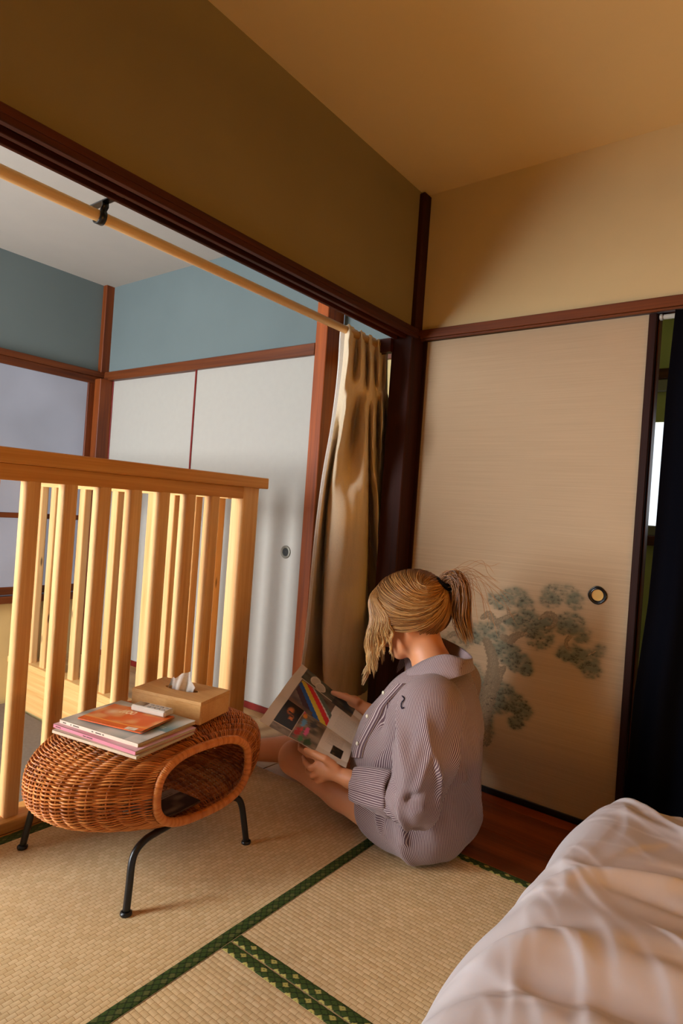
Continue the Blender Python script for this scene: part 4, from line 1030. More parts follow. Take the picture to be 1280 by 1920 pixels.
def page(name, outer0, outer1, colf, sag):
    nu, nv = 150, 110; u = np.linspace(0,1,nu); v = np.linspace(0,1,nv); U, V_ = np.meshgrid(u, v, indexing='ij')
    A = S0+(S1-S0)*U[...,None]; B = outer0+(outer1-outer0)*U[...,None]
    P = A+(B-A)*V_[...,None]; nrm = np.cross(S1-S0, outer0-S0); nrm /= np.linalg.norm(nrm); nrm *= np.sign(nrm[2])
    P = P+nrm*(sag*np.sin(math.pi*np.clip(V_*1.25,0,1))*(.6+.4*np.cos(U*2.2)))[...,None]
    a = mesh(name, P.reshape(-1,3), grid_faces(nu, nv), MT['print'], mag, True, col=colf(U, V_).reshape(-1,3))
    # the pages underneath give it thickness
    Q = P[::10, ::10]; n1_, n2_ = Q.shape[:2]; mb = MB()
    for k in range(3):
        mb.add((Q-nrm*(.0012+.0016*k)-(S1-S0)/np.linalg.norm(S1-S0)*.001*k).reshape(-1,3), [tuple(f) for f in grid_faces(n1_, n2_)])
    mb.build(name+'_leaves', MT['pages'], mag, True)
    return nrm
nN = page('left_page', P2a, P2b, page_near, .010); nF = page('right_page', P1a, P1b, page_far, .014)

# --- skin
def skin_mat():
    m, nt, b = newmat('skin', 0.48, 0.4); f = noise(nt, coords(nt, (1,1,1)), 9, 4)
    a = N(nt, 'ShaderNodeAttribute', attribute_name='Col')
    t = ramp(nt, f, [(.3,(.93,.92,.91)),(.7,(1.04,1.03,1.02))]); mm = N(nt, 'ShaderNodeMixRGB', blend_type='MULTIPLY'); mm.inputs[0].default_value = 1
    nt.links.new(a.outputs['Color'], mm.inputs[1]); nt.links.new(t, mm.inputs[2]); nt.links.new(mm.outputs[0], b.inputs['Base Color'])
    b.inputs['Subsurface Weight'].default_value = .12; b.inputs['Subsurface Radius'].default_value = (.012,.005,.003); b.inputs['Subsurface Scale'].default_value = .6
    bump(nt, b, noise(nt, coords(nt, (1,1,1)), 700, 2), .06, .0004); return m
MT['skin'] = skin_mat()
SKIN = lin((212,144,100))
# legs, trunk, arms to the wrist, neck
fb = Field((-1.80,1.40,-.012), (-.66,2.06,.64), .0065)
fb.ell(Jpel+A3(0,0,-.005), (.135,.165,.11)); fb.ell(A3(-.88,1.69,.30), (.085,.12,.18), .06); fb.ell(A3(-.88,1.69,.42), (.075,.125,.10), .05)
for h_, k_, a_j, t_j in ((JhL,JkL,JaL,JtL),(JhR,JkR,JaR,JtR)):
    fb.cone(h_, h_+(k_-h_)*.55, .088, .070, .05); fb.cone(h_+(k_-h_)*.55, k_, .070, .054, .02)
    fb.ell(k_+A3(-.006,-.002,.006), (.056,.055,.054), .02)
    c1 = k_+(a_j-k_)*.33
    fb.cone(k_, c1, .050, .056, .02); fb.cone(c1, a_j, .056, .033, .02)
    fb.ell(a_j, (.036,.036,.036), .015); heel = a_j+(a_j-t_j)*.25
    fb.cone(heel+A3(0,0,-.012), t_j, .030, .024, .02); fb.cone(a_j, t_j, .034, .022, .02)
    tdir = (t_j-a_j)/np.linalg.norm(t_j-a_j); sd = np.cross(tdir, [0,0,1]); sd /= np.linalg.norm(sd)
    for q in range(5): fb.cone(t_j+sd*(-.024+.012*q), t_j+sd*(-.030+.0145*q)+tdir*(.034-.004*q), .0095, .0085, .006)
for s_, e_, w_ in ((JsL,JeL,JwL),(JsR,JeR,JwR)):
    s_ = s_+A3(-.01,0,-.03); fb.cone(s_, e_, .042, .036, .03); fb.cone(e_, e_+(w_-e_)*.6, .040, .032, .02)
fb.cone(A3(-.875,1.69,.46), Jnb, .065, .052, .04); fb.cone(Jnb-A3(0,.075,.065), Jnb+A3(0,.075,-.065), .028, .028, .04)
Vb, Fb = fb.mesh(); Vb = relax(Vb, Fb, 2, .4); Vb[:,2] = np.maximum(Vb[:,2], .002)
# head and neck
fh = Field(Hc-.17, Hc+.17, .0042)
Q = ((fh.P-Hc.astype(np.float32))@HR.astype(np.float32))
def hell(c, r, k=0.0): fh.uni(sd_ell(Q, c, r), k)
def hcone(a, b, r1, r2, k=0.0): fh.uni(sd_cone(Q, a, b, r1, r2), k)
hell((-.012,0,.018), (.097,.077,.092)); hell((.030,0,-.030), (.062,.064,.075), .03); hell((.040,0,-.085), (.040,.040,.030), .03)
hell((.062,0,-.112), (.020,.022,.016), .02)                                   # chin
for s in (-1,1):
    hcone((-.005,.058*s,-.045), (.050,.030*s,-.108), .018, .016, .025)        # jaw line
    hell((.062,.036*s,-.035), (.022,.022,.020), .02)                          # cheek
    hell((.074,.026*s,.016), (.016,.024,.008), .012)                          # brow
hcone((.088,0,.004), (.110,0,-.040), .008, .0115, .010)
for s in (-1,1): hell((.100,.010*s,-.044), (.011,.008,.007), .006)            # nostrils
hell((.094,0,-.070), (.010,.021,.0055), .006); hell((.092,0,-.080), (.010,.018,.006), .005)
for s in (-1,1):
    fh.sub(sd_ell(Q, (.096,.031*s,-.006), (.016,.017,.010)), .01); hell((.078,.031*s,-.006), (.0135,.0145,.0115), .002)
    # ear: outer shell with hollow and lobe
    hell((-.012,.076*s,-.012), (.017,.010,.030), .006); fh.sub(sd_ell(Q, (-.007,.086*s,-.008), (.008,.007,.016)), .004); hell((-.006,.075*s,-.040), (.008,.007,.010), .005)
nk = (Jnb-Hc)@HR
hcone((-.022,0,-.055), nk, .052, .056, .03); hcone(nk, nk+(A3(-.875,1.69,.46)-Jnb)@HR, .054, .06, .03)
Vh, Fh = fh.mesh(); Vh = relax(Vh, Fh, 1, .35)
lq = (Vh-Hc)@HR; ch = np.repeat(SKIN[None], len(Vh), 0)
lips = np.clip(1.3-np.hypot((lq[:,1])/.020,(lq[:,2]+.0745)/.0105),0,1)*(lq[:,0] > .075); ch = ch*(1-lips[:,None])+lin((168,78,70))*lips[:,None]
for s in (-1,1):
    br_ = np.clip(1.4-np.hypot((lq[:,1]-.030*s)/.022,(lq[:,2]-.022)/.005),0,1)*(lq[:,0] > .05); ch = ch*(1-.6*br_[:,None])+lin((110,74,40))*.6*br_[:,None]
    la = np.clip(1.4-np.hypot((lq[:,1]-.031*s)/.016,(lq[:,2]+.0125)/.0028),0,1)*(lq[:,0] > .05); ch = ch*(1-.85*la[:,None])+lin((50,30,20))*.85*la[:,None]
# hands: palm, four fingers with two bends, thumb
def hand(wrist, elbow, palm_c, knuckles, fingers, thumb, h=.0026):
    pts = np.array([wrist, palm_c]+list(knuckles)+[p for f_ in fingers for p in f_]+list(thumb))
    lo = np.minimum(pts.min(0), wrist)-.035; hi = np.maximum(pts.max(0), wrist)+.035
    f = Field(lo, hi, h)
    a = elbow+(wrist-elbow)*.55
    f.cone(a, wrist, .030, .0235); f.cone(wrist, palm_c, .0235, .024, .012)
    for k in knuckles: f.cone(palm_c+(k-palm_c)*.1, k, .0165, .0105, .014)
    for k, fg in zip(knuckles, fingers):
        ch_ = [k]+list(fg); r = [.0102,.0092,.0082,.0070]
        for i in range(len(ch_)-1): f.uni(sd_cone(f.P, ch_[i], ch_[i+1], r[i], r[i+1]), .0035 if i else .006)
    t = list(thumb); r = [.0150,.0118,.0105,.0085]
    for i in range(len(t)-1): f.uni(sd_cone(f.P, t[i], t[i+1], r[i], r[i+1]), .008 if i == 0 else .003)
    V, F = f.mesh(); V = relax(V, F, 1, .35)
    cut = (V-a)@((wrist-a)/np.linalg.norm(wrist-a)); return V, F
def q_(x, y, Y): return ony(x, y, Y)
nn_ = nN
# left hand: thumb over the near page, fingers under it
LwL = JwL
palmL = q_(622,1446,1.492)
knL = [q_(596,1420,1.482), q_(594,1436,1.476), q_(598,1449,1.478), q_(606,1459,1.484)]
fgL = [[q_(576,1414,1.488), q_(563,1404,1.500), q_(562,1396,1.520)],
       [q_(582,1440,1.470), q_(572,1430,1.482), q_(569,1419,1.508)],
       [q_(585,1454,1.474), q_(577,1446,1.486), q_(575,1436,1.512)],
       [q_(596,1464,1.482), q_(586,1459,1.490), q_(584,1450,1.512)]]
thL = [q_(630,1440,1.488), q_(610,1424,1.472), q_(590,1414,1.470), q_(574,1407,1.478)]
V1, F1 = hand(LwL, JeL, palmL, knL, fgL, thL)
# right hand: far page edge between thumb and fingers
palmR = q_(664,1318,1.818)
knR = [q_(648,1305,1.832), q_(648,1312,1.842), q_(652,1320,1.846), q_(658,1328,1.846)]
fgR = [[q_(634,1302,1.838), q_(622,1303,1.832), q_(620,1309,1.815)],
       [q_(634,1310,1.848), q_(624,1314,1.842), q_(624,1320,1.822)],
       [q_(640,1320,1.852), q_(632,1325,1.846), q_(632,1331,1.826)],
       [q_(648,1329,1.852), q_(642,1334,1.846), q_(643,1339,1.828)]]
thR = [q_(668,1316,1.806), q_(652,1309,1.792), q_(636,1303,1.782), q_(624,1299,1.786)]
V2, F2 = hand(JwR, JeR, palmR, knR, fgR, thR)
nb, nh, n1_ = len(Vb), len(Vh), len(V1)
body = mesh('body', np.concatenate([Vb,Vh,V1,V2]), np.concatenate([Fb,Fh+nb,F1+nb+nh,F2+nb+nh+n1_]), MT['skin'], per, True,
     col=np.concatenate([np.repeat(SKIN[None],nb,0), ch, np.repeat(SKIN[None],n1_,0), np.repeat(SKIN[None],len(V2),0)]))
# fingernails of the two thumbs and near fingers
MT['nail'] = plain('nail', (224,170,148), .25, .5)
def nail(tip, prev, out, r=.0052):
    d = tip-prev; d /= np.linalg.norm(d); o = out-d*(out@d); o /= np.linalg.norm(o); s = np.cross(d, o); a = np.arange(10)/10*2*math.pi
    V = [tip+o*.0074]+[tip+o*(.0070-.0012)+d*(r*1.25*math.cos(t))+s*(r*math.sin(t)) for t in a]
    mesh('nail', V, [(0,1+i,1+(i+1) % 10) for i in range(10)], MT['nail'], body, True)
nail(thL[3], thL[2], nN); nail(thR[3], thR[2], nF)
for f_ in fgL: nail(f_[2], f_[1], -nN+A3(0,-.4,0), .0044)

# --- shirt
def shirt_mat():
    m, nt, b = newmat('striped_cotton', .85, .15)
    a = N(nt, 'ShaderNodeAttribute', attribute_name='s'); fr = N(nt, 'ShaderNodeMath', operation='FRACT'); nt.links.new(a.outputs['Fac'], fr.inputs[0])
    c = ramp(nt, fr.outputs[0], [(0.0, tuple(lin((102,78,84)))), (.52, tuple(lin((102,78,84)))), (.64, tuple(lin((196,178,172)))), (.84, tuple(lin((196,178,172)))), (.96, tuple(lin((102,78,84))))])
    nt.links.new(c, b.inputs['Base Color']); b.inputs['Sheen Weight'].default_value = .15
    bump(nt, b, noise(nt, coords(nt, (1,1,1)), 900, 2), .08, .0004); return m
MT['shirt'] = shirt_mat(); PITCH_S = .0042
def foldseg(P, a, b, wd, dp):
    """crease (dp<0) or ridge (dp>0) along a segment"""
    d = sd_cone(P, a, b, 0, 0); t = np.clip(((P-np.float32(a))@np.float32(b-a))/float((b-a)@(b-a)), 0, 1)
    return (dp*np.exp(-(d/wd)**1.4)*np.sin(math.pi*np.clip(.12+.8*t,0,1))).astype(np.float32)
def drape(P, a, b, n, twist, amp, seed, sharp=1.6):
    '''long soft folds running along the axis a-b, wandering and fading in and out'''
    d = ((b-a)/np.linalg.norm(b-a)).astype(np.float32); e1 = A3(.35,-.93,0); e1 -= d*(e1@d); e1 /= np.linalg.norm(e1); e2 = np.cross(d, e1)
    q = P-a.astype(np.float32); z = q@d; th = np.arctan2(q@e2.astype(np.float32), q@e1.astype(np.float32))
    g = np.random.default_rng(seed); p = g.uniform(0,6.28,6)
    w = th*n+twist*z+.9*np.sin(2*th+z*13+p[0])+.6*np.sin(z*27+th+p[1])
    m = .55+.45*np.sin(3*th+z*11+p[2])*np.sin(z*17-2*th+p[3])
    r = (1-np.abs(np.sin(w*.5)))**sharp
    return (amp*(r-.35)*m).astype(np.float32)
def ang_attr(V, a, b, R, shift=0.0):
    """stripe coordinate: arc length around the axis a-b"""
    d = (b-a)/np.linalg.norm(b-a); e1 = A3(.35,-.93,0); e1 -= d*(e1@d); e1 /= np.linalg.norm(e1); e2 = np.cross(d, e1)
    q = V-a; rho = np.hypot(q@e2, q@e1); return (np.arctan2(q@e2, q@e1)*R+.35*rho+shift)/PITCH_S
# torso of the shirt
ft = Field((-1.22,1.42,.0), (-.62,2.00,.66), .0062)
Pt = ft.P
ft.ell(A3(-.888,1.700,.105), (.158,.180,.108)); ft.ell(A3(-.868,1.690,.26), (.135,.168,.20), .07)
ft.ell(A3(-.866,1.69,.42), (.108,.165,.140), .06); ft.cone(A3(-.845,1.565,.490), A3(-.895,1.825,.490), .055, .055, .05)
ft.ell(A3(-.982,1.660,.27), (.142,.142,.175), .06); ft.ell(A3(-.935,1.67,.42), (.095,.12,.11), .06)
ft.cone(JhL+A3(.03,.0,.012), JhL+(JkL-JhL)*.22+A3(0,0,.0), .098, .092, .05); ft.cone(A3(-.865,1.69,.48), Jnb+A3(.004,0,-.030), .085, .064, .03); ft.cone(JhR, JhR+(JkR-JhR)*.30, .098, .092, .05)
g = np.random.default_rng(21); W_ = np.zeros(Pt.shape[:3], np.float32)
def F2d(a, b, wd, dp):      # creases placed on the near side of the shirt
    global W_
    W_ += foldseg(Pt, a, b, wd*.9, dp*2.3)
def near(x, y, Y=1.52): return ony(x, y, Y)
for (xa,ya,xb,yb2,Y,wd,dp) in ((735,1300,716,1400,1.56,.014,-.012),(752,1330,722,1420,1.55,.016,.010),(690,1370,715,1450,1.60,.013,-.012),(672,1390,700,1470,1.62,.014,.010),
     (852,1290,868,1390,1.58,.018,.010),(872,1300,880,1420,1.62,.016,-.010),(845,1400,885,1470,1.60,.018,-.012),(860,1440,895,1500,1.62,.016,.012),(830,1470,880,1480,1.58,.016,-.010),
     (770,1525,800,1590,1.52,.012,-.012),(745,1530,760,1595,1.50,.012,.010),(720,1530,735,1585,1.50,.010,-.010),(790,1520,845,1580,1.53,.014,.012),(815,1510,870,1560,1.56,.014,-.012),(700,1510,712,1570,1.51,.010,.008),
     (810,1560,850,1600,1.54,.012,.010),(835,1530,880,1540,1.58,.012,-.010),(900,1350,896,1450,1.70,.016,.008)):
    F2d(near(xa,ya,Y), near(xb,yb2,Y), wd, dp)
for k in range(34):
    a = A3(g.uniform(-1.05,-.70), g.uniform(1.5,1.92), g.uniform(.05,.48)); F2d(a, a+g.normal(0,.07,3)*A3(1,1,1.5), g.uniform(.010,.018), g.normal(0,.006))
W_ += drape(Pt, A3(-.88,1.70,0), A3(-.875,1.69,.6), 7, 16, .026, 3)*np.clip(1.25-np.abs(Pt[...,2]-.24)/.28, 0, 1)
ft.D -= W_*np.clip(1.3-np.abs(ft.D)/.028, 0, 1)
ft.D = np.maximum(ft.D, (.006-Pt[...,2]).astype(np.float32))
ft.sub(sd_cone(Pt, Jnb+A3(-.015,-.003,.012), Jnb+A3(-.05,-.02,.12), .056, .085), .006)
Vt, Ft = ft.mesh(); Vt = relax(Vt, Ft, 1, .4)
at = ang_attr(Vt, A3(-.88,1.705,0), A3(-.875,1.70,.6), .19)
# cloth over the hips runs round towards the knees
low = (Vt[:,2] < .215)&(Vt[:,0] < -.925)&(Vt[:,1] < 1.72)
at = np.where(low, ang_attr(Vt, JhL+A3(0,0,-.02), JkL+A3(0,0,-.02), .085), at)
shirt = mesh('shirt', Vt, Ft, MT['shirt'], per, True, attrs={'s': at})
CLOTH = [Vt]
def sleeve(name, s_, e_, w_, r0, r1, r2, folds, seed, tilt=0.0):
    pts = np.array([s_, e_, w_]); f = Field(pts.min(0)-.14, pts.max(0)+.14, .0058); P = f.P
    f.cone(s_, s_+(e_-s_)*.5, r0, r0*.96); f.cone(s_+(e_-s_)*.5, e_, r0*.96, r1, .02); f.cone(e_, w_, r1*.92, r2, .025)
    f.ell(e_+A3(.0,-.004,-.012), (r1*1.02,r1,r1*.95), .02)
    Wd = np.zeros(P.shape[:3], np.float32)
    for a, b, wd, dp in folds: Wd += foldseg(P, a, b, wd*.9, dp*2.2)
    g = np.random.default_rng(seed)
    for k in range(16):
        t = g.uniform(0,1); c = s_+(e_-s_)*t+g.normal(0,.05,3); d = (e_-s_)*g.uniform(.15,.35)+g.normal(0,.03,3); Wd += foldseg(P, c, c+d, g.uniform(.009,.015), g.normal(0,.006))
    Wd += drape(P, s_, e_, 5, 20, .028, seed)*np.clip(((P-s_.astype(np.float32))@((e_-s_)/np.linalg.norm(e_-s_)).astype(np.float32)+.03)/.08, 0, 1)
    f.D -= Wd*np.clip(1.3-np.abs(f.D)/.028, 0, 1)
    cut = (P-w_.astype(np.float32))@((w_-e_)/np.linalg.norm(w_-e_)).astype(np.float32); f.D = np.maximum(f.D, cut)
    f.D = np.maximum(f.D, (.012-P[...,2]).astype(np.float32))
    V, F = f.mesh(); V = relax(V, F, 1, .35)
    # stripes follow the upper arm, then the forearm
    d1 = sd_cone(V, s_, e_, 0, 0); d2 = sd_cone(V, e_, w_, 0, 0); up = (e_-s_)/np.linalg.norm(e_-s_); fa = (w_-e_)/np.linalg.norm(w_-e_); wt = ((V-e_)@fa > .03)&(d2 < d1)
    CLOTH.append(V)
    return mesh(name, V, F, MT['shirt'], shirt, True, attrs={'s': np.where(wt, ang_attr(V, e_, w_, .065), ang_attr(V, s_, e_, .085))})
SsL = A3(-.815,1.545,.475); SeL = JeL+A3(.012,0,.012); cufL = ony(735,1484,1.492)
fo = [(ony(800,1340,1.47), ony(770,1460,1.43), .013, .010),(ony(832,1350,1.47), ony(800,1470,1.43), .013, -.012),(ony(780,1350,1.48), ony(745,1440,1.45), .012, -.009),
      (ony(815,1400,1.45), ony(775,1500,1.43), .012, .010),(ony(745,1500,1.44), ony(800,1490,1.43), .010, -.010),(ony(760,1515,1.44), ony(800,1520,1.44), .010, .008)]
sleeve('sleeve', SsL, SeL, cufL, .092, .066, .052, fo, 4)
SsR = A3(-.905,1.855,.470)
sleeve('sleeve', SsR, JeR, JwR+(JeR-JwR)*.28, .088, .062, .046, [], 9)
def cuff(c0, c1, r0, r1, seed):
    """rolled-up cuff: a thick turned band of cloth around the forearm"""
    n, m = 60, 16; ax = (c1-c0); L_ = np.linalg.norm(ax); ax = ax/L_; e1 = np.cross(ax, [0,0,1.0]); e1 /= np.linalg.norm(e1); e2 = np.cross(e1, ax)
    a = np.arange(n)/n*2*math.pi; rows = []
    prof = [(0.02,-.012),(-.02,-.004),(0,0),(.15,.002),(.4,.003),(.7,.002),(.95,0),(1.03,-.004),(1.0,-.012),(.6,-.016)]
    g = np.random.default_rng(seed); p1, p2 = g.uniform(0,6,2)
    for t, o in prof:
        rr = r0+(r1-r0)*np.clip(t,0,1)+o+.004*np.sin(3*a+p1+t*1.5)+.0025*np.sin(7*a+p2-t*2)
        rows.append(c0+ax*(t*L_)+rr[:,None]*(np.cos(a)[:,None]*e1+1.12*np.sin(a)[:,None]*e2))
    V = np.concatenate(rows); s = np.concatenate([a*r0/PITCH_S*1.05 for _ in prof])
    F = grid_faces(len(prof), n, True)
    # seam column duplicated so that the stripes close
    V = np.concatenate([np.concatenate([r_, r_[:1]]) for r_ in rows]); s = np.concatenate([np.r_[a, 2*math.pi]*r0/PITCH_S for _ in prof]); F = grid_faces(len(prof), n+1)
    return mesh('cuff', V, F, MT['shirt'], shirt, True, attrs={'s': s})
cuff(ony(670,1471,1.497), ony(738,1488,1.490), .043, .054, 1)
cuff(JwR+(JeR-JwR)*.10, JwR+(JeR-JwR)*.42, .040, .047, 2)
# collar: stand and turned-down fall, open at the front
def collar():
    T = [(757,1222,1.745),(800,1192,1.78),(850,1208,1.765),(884,1232,1.70),(873,1238,1.63),(836,1229,1.60),(795,1240,1.60),(752,1266,1.63)]
    O = [(742,1262,1.735),(800,1218,1.82),(866,1236,1.79),(889,1252,1.70),(870,1264,1.605),(846,1272,1.570),(809,1285,1.555),(750,1270,1.62)]
    I = [(762,1268,1.70),(800,1232,1.75),(845,1238,1.745),(866,1250,1.69),(856,1256,1.645),(830,1252,1.625),(798,1260,1.625),(768,1278,1.645)]
    cv = [catmull([ony(*p) for p in c], 12) for c in (I, T, O)]
    rows = []
    for t in (0,.35,.7,.92): rows.append(cv[0]*(1-t)+cv[1]*t)
    rows.append(cv[1]+A3(0,0,.003))
    for t in (.08,.35,.7,1.0): rows.append(cv[1]*(1-t)+cv[2]*t+A3(0,-.006,.004)*math.sin(math.pi*t))
    n = len(rows[0]); L_ = np.r_[0, np.cumsum(np.linalg.norm(np.diff(cv[1], axis=0), axis=1))]
    V = np.concatenate(rows); k = len(V); s = np.concatenate([L_/PITCH_S+(2.2*i/len(rows)) for i in range(len(rows))]); F = grid_faces(len(rows), n)
    Vn = V+np.concatenate([np.repeat(A3(.0012,.0012,-.0008)[None]*(1 if i > 4 else -1), n, 0) for i in range(len(rows))])
    mesh('collar', np.concatenate([V, Vn]), np.concatenate([F, F[:, ::-1]+k]), MT['shirt'], shirt, True, attrs={'s': np.concatenate([s, s])})
collar()
MT['button'] = plain('shirt_button', (226,216,190), .3, .5)
_cl = np.concatenate(CLOTH); _tp = px(_cl); _td = (_cl-CAM)@_f
def on_cloth(x, y, lift=.0):
    """nearest point of the near side of the shirt to a photo point"""
    d2 = (_tp[:,0]-x)**2+(_tp[:,1]-y)**2; k = np.where(d2 < max(36, d2.min()+30))[0]; i = k[np.argmin(_td[k])]
    p = _cl[i]; n_ = CAM-p; n_ = n_/np.linalg.norm(n_)+A3(-.9,-.5,0); return p+n_/np.linalg.norm(n_)*lift
pc_ = [(742,1276),(722,1298),(703,1320),(690,1345),(676,1370),(664,1395),(657,1420)]
pl_ = catmull([on_cloth(x-3, y, .004) for x, y in pc_], 6); pr_ = catmull([on_cloth(x+17, y, .005) for x, y in pc_], 6); pm_ = (pl_+pr_)/2+A3(-.002,-.004,0)
Vp = np.concatenate([pl_+A3(.003,.006,0), pl_, pm_, pr_, pr_+A3(.002,.006,0)]); np_ = len(pl_)
mesh('placket', Vp, grid_faces(5, np_), MT['shirt'], shirt, True, attrs={'s': np.repeat([0,.4,2.6,4.6,5], np_)})
for (bx, by) in ((683,1339),(663,1392),(712,1296)):
    c = on_cloth(bx+6, by, .009); V, F = lathe([(.0,.003),(.0045,.003),(.0058,.0015),(.0058,-.001),(.0,-.001)], 14)
    n_ = A3(-.45,-.89,.05); n_ /= np.linalg.norm(n_); e1 = np.cross(n_, [0,0,1]); e1 /= np.linalg.norm(e1); Rb = np.stack([e1, np.cross(n_, e1), n_], 1)
    mesh('button', V@Rb.T+c, F, MT['button'], shirt, True)
MT['emblem'] = plain('emblem_thread', (26,22,40), .7, .2)
MB().tube(catmull([on_cloth(x, y, .004) for x, y in ((751,1304),(754,1311),(749,1317),(752,1324),(754,1329))], 5), np.r_[.0012, np.full(19,.0018), .001], 6).build('emblem', MT['emblem'], shirt, True)

# --- hair
def hair_mat():
    m, nt, b = newmat('hair', .38, .55); a = N(nt, 'ShaderNodeAttribute', attribute_name='Col'); nt.links.new(a.outputs['Color'], b.inputs['Base Color'])
    b.inputs['Anisotropic'].default_value = .5; return m
MT['hair'] = hair_mat()
ER = np.array([.119,.097,.106]); EC = np.array([-.010,0,.020])            # scalp ellipsoid in the head frame
TIE = np.array([-.124,.004,.062])
dirt = (TIE-EC)/ER; dirt /= np.linalg.norm(dirt)
hv, hf, hc, hn = [], [], [], 0
def strand(Pl, r, col0, col1):
    """Pl in head frame"""
    global hn
    P = Hc+np.asarray(Pl)@HR.T; m = len(P); rr = r*np.r_[np.linspace(.7,1,3), np.ones(max(0,m-6)), np.linspace(1,.25,3)][:m]
    V, _ = tube_geo(P, rr, 3, False); hv.append(V); hf.append(grid_faces(m, 3, True)+hn); hn += len(V)
    t = np.linspace(0,1,m)[:,None]; hc.append(np.repeat(np.asarray(col0)*(1-t)+np.asarray(col1)*t, 3, 0))
def onscalp(d, off): d = d/np.linalg.norm(d, axis=-1, keepdims=True); return EC+d*(ER+off)
gh = np.random.default_rng(33)
BROWN, GOLD, BLOND = lin((88,50,20)), lin((178,118,54)), lin((232,188,124))
def tone(a, b): t = gh.uniform(0,1); return a*(1-t)+b*t
for side in (1,-1):
    for k in range(1150):                                  # swept back from the parting, sagging over the ear, up to the tie
        f_ = gh.uniform(0,1)                              # 0 front of the parting .. 1 crown
        a = math.radians(24+f_*128); root = np.array([math.cos(a), .03*side+.02*gh.normal(), math.sin(a)])
        w1 = max(0, 1-f_*1.35)
        low = np.array([.30*w1-.22, side*1.0, -.95*w1+.30+.10*gh.normal()])
        low2 = np.array([-.62, side*(.85-.1*w1), -.95*w1+.30+.08*gh.normal()])
        t = np.linspace(0,1,16)[:,None]; K = np.stack([root, low*1.0+root*.25, low2, dirt+gh.normal(0,.05,3)])
        d = K[0]*(1-t)**3+3*K[1]*(1-t)**2*t+3*K[2]*(1-t)*t**2+K[3]*t**3
        off = .004+.010*gh.uniform(0,1)+.006*np.sin(math.pi*t)*gh.uniform(.2,1.4)
        strand(onscalp(d, off), gh.uniform(.0007,.0014), tone(BROWN, GOLD), tone(GOLD, BLOND) if gh.uniform() < .6 else tone(BROWN, GOLD))
    for k in range(260):                                  # nape, drawn up to the tie
        az = gh.uniform(.15,1.0); root = np.array([-.72*az-.1, side*(1.0-.75*az)*.8, -.82+.34*(1-az)**1.5+.08*gh.normal()])
        t = np.linspace(0,1,12)[:,None]; m_ = np.array([-1.0, side*.4*(1-az), -.15]); d = root*(1-t)**2+2*m_*(1-t)*t+dirt*t**2
        strand(onscalp(d, .003+.008*gh.uniform()), gh.uniform(.0011,.002), tone(BROWN, GOLD), tone(BROWN, GOLD))
    dn = HR.T@A3(0,0,-1.0)                                # gravity in the head frame
    NC = 20 if side == 1 else 12
    for c_ in range(NC):                                  # locks hanging in front of the face, in clumps
        sp_ = (c_+.5)/NC; ln = (.155-.075*sp_ if c_ % 3 else .20-.10*sp_)*gh.uniform(.85,1.1); wav = gh.uniform(0,6); wa = gh.uniform(.004,.012)
        cx_ = .120-.100*sp_**1.3; cy_ = side*(.014+.078*sp_**.8)
        tip = np.array([cx_+.006-.02*sp_, cy_+side*.004, 0])
        for k in range(48):
            s2 = np.clip(sp_+gh.normal(0,.045),0,1); a = math.radians(gh.uniform(34,66))
            r0 = onscalp(np.array([math.cos(a), side*.04, math.sin(a)]), .010+.006*gh.uniform())
            p1 = onscalp(np.array([.88-.30*s2, side*(.16+.72*s2), .46]), .015+.006*gh.uniform())
            p2 = onscalp(np.array([.98-.62*s2, side*(.16+1.0*s2), -.06]), .013+.007*gh.uniform())
            t3 = p2*.65+tip*.35+dn*0; t3[2] = p2[2]; jit = gh.normal(0,.0035,3)
            L_ = ln*gh.uniform(.8,1.05)
            p3 = t3+dn*L_*.40+jit+np.array([.004,side*.004,0]); p4 = t3*.6+np.r_[tip[:2],p2[2]]*.4+dn*L_*.72+jit*.6; p5 = t3*.5+np.r_[tip[:2],p2[2]]*.5+dn*L_+jit*.5
            P = catmull([r0, p1, p2, p3, p4, p5], 5); tl = np.linspace(0,1,len(P)); e = np.clip((tl-.5)*2,0,1)
            P = P+np.stack([wa*e*np.sin(tl*13+wav), wa*.7*e*np.cos(tl*11+wav*2), 0*tl], -1)
            strand(P, gh.uniform(.0006,.0012), tone(BROWN, GOLD), BLOND*gh.uniform(.8,1.15) if gh.uniform() < .75 else GOLD)
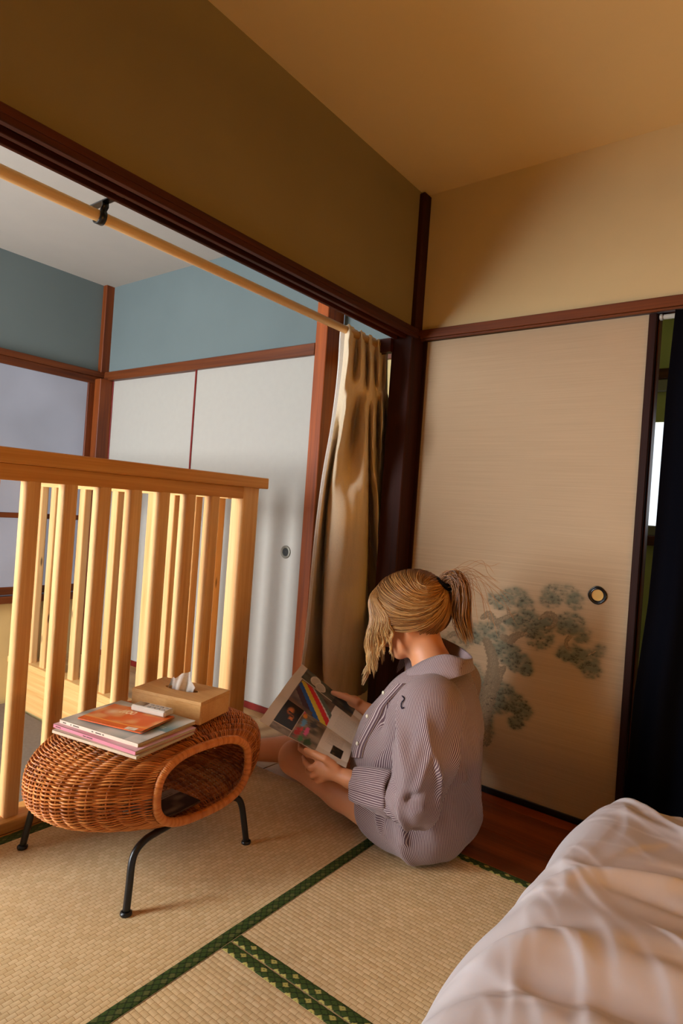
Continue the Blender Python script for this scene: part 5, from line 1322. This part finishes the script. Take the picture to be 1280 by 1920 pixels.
# ponytail: up over the tie, back and down
dn = HR.T@A3(0,0,-1.0); bk = HR.T@A3(.80,.50,0)
for k in range(420):
    j = gh.normal(0,.0075,3); w_ = gh.uniform(0,1)
    P = catmull([TIE+j*.5+[.012,0,0], TIE+[-.020,0,.024]+j*.9, TIE+[-.050,0,.016]+j*1.3, TIE+np.array([-.058,0,.004])+dn*.040+bk*.004+j*1.4, TIE+np.array([-.052,0,0])+dn*(.080+.03*w_)+bk*(.006+.012*w_)+j*1.5, TIE+np.array([-.052,0,0])+dn*(.105+.07*w_)+bk*(.014+.03*w_)+j*1.2], 4)
    strand(P, gh.uniform(.0007,.0013), tone(BROWN, GOLD), tone(BROWN, GOLD))
for k in range(26):                                       # flyaway wisps
    j = gh.normal(0,.012,3); e = gh.normal(0,.03,3); P = catmull([TIE+[-.03,0,.02]+j, TIE+np.array([-.06,0,.03])+bk*.03+j+e*.4, TIE+np.array([-.08,0,.02])+bk*.05+dn*.03+e, TIE+np.array([-.08,0,0])+bk*.07+dn*gh.uniform(.02,.10)+e*1.6], 5)
    strand(P, .0006, tone(BROWN, GOLD), GOLD)
hair = mesh('hair', np.concatenate(hv), np.concatenate(hf), MT['hair'], per, True, col=np.concatenate(hc))
# solid under-layer of the hair cap
U, V_ = np.meshgrid(np.linspace(0,1,40), np.linspace(0,1,60), indexing='ij')
ph_ = V_*2*math.pi; d = np.stack([np.cos(ph_)*np.sin(U*1.0*math.pi*.5*1.25), np.sin(ph_)*np.sin(U*math.pi*.5*1.25), np.cos(U*math.pi*.5*1.25)], -1)
tl = math.radians(-28); Rz = np.array([[math.cos(tl),0,math.sin(tl)],[0,1,0],[-math.sin(tl),0,math.cos(tl)]]); d = d@Rz.T
Pc = onscalp(d.reshape(-1,3), .003); mesh('hair_underlayer', Hc+Pc@HR.T, grid_faces(40, 60), MT['hair'], hair, True, col=np.repeat(lin((96,58,24))[None], len(Pc), 0))
a = np.linspace(0, 2*math.pi, 40); ax = bk*0+np.array([-.75,0,.66]); e1 = np.array([0,1.0,0]); e2 = np.cross(ax/np.linalg.norm(ax), e1)
P = TIE+np.array([-.006,0,.008])+.017*(np.cos(a)[:,None]*e1+1.25*np.sin(a)[:,None]*e2)
V, F = tube_geo(Hc+P@HR.T, .0085, 10, False); mesh('hair_tie', V, F, plain('black_hair_tie', (10,8,8), .8, .1), hair, True)
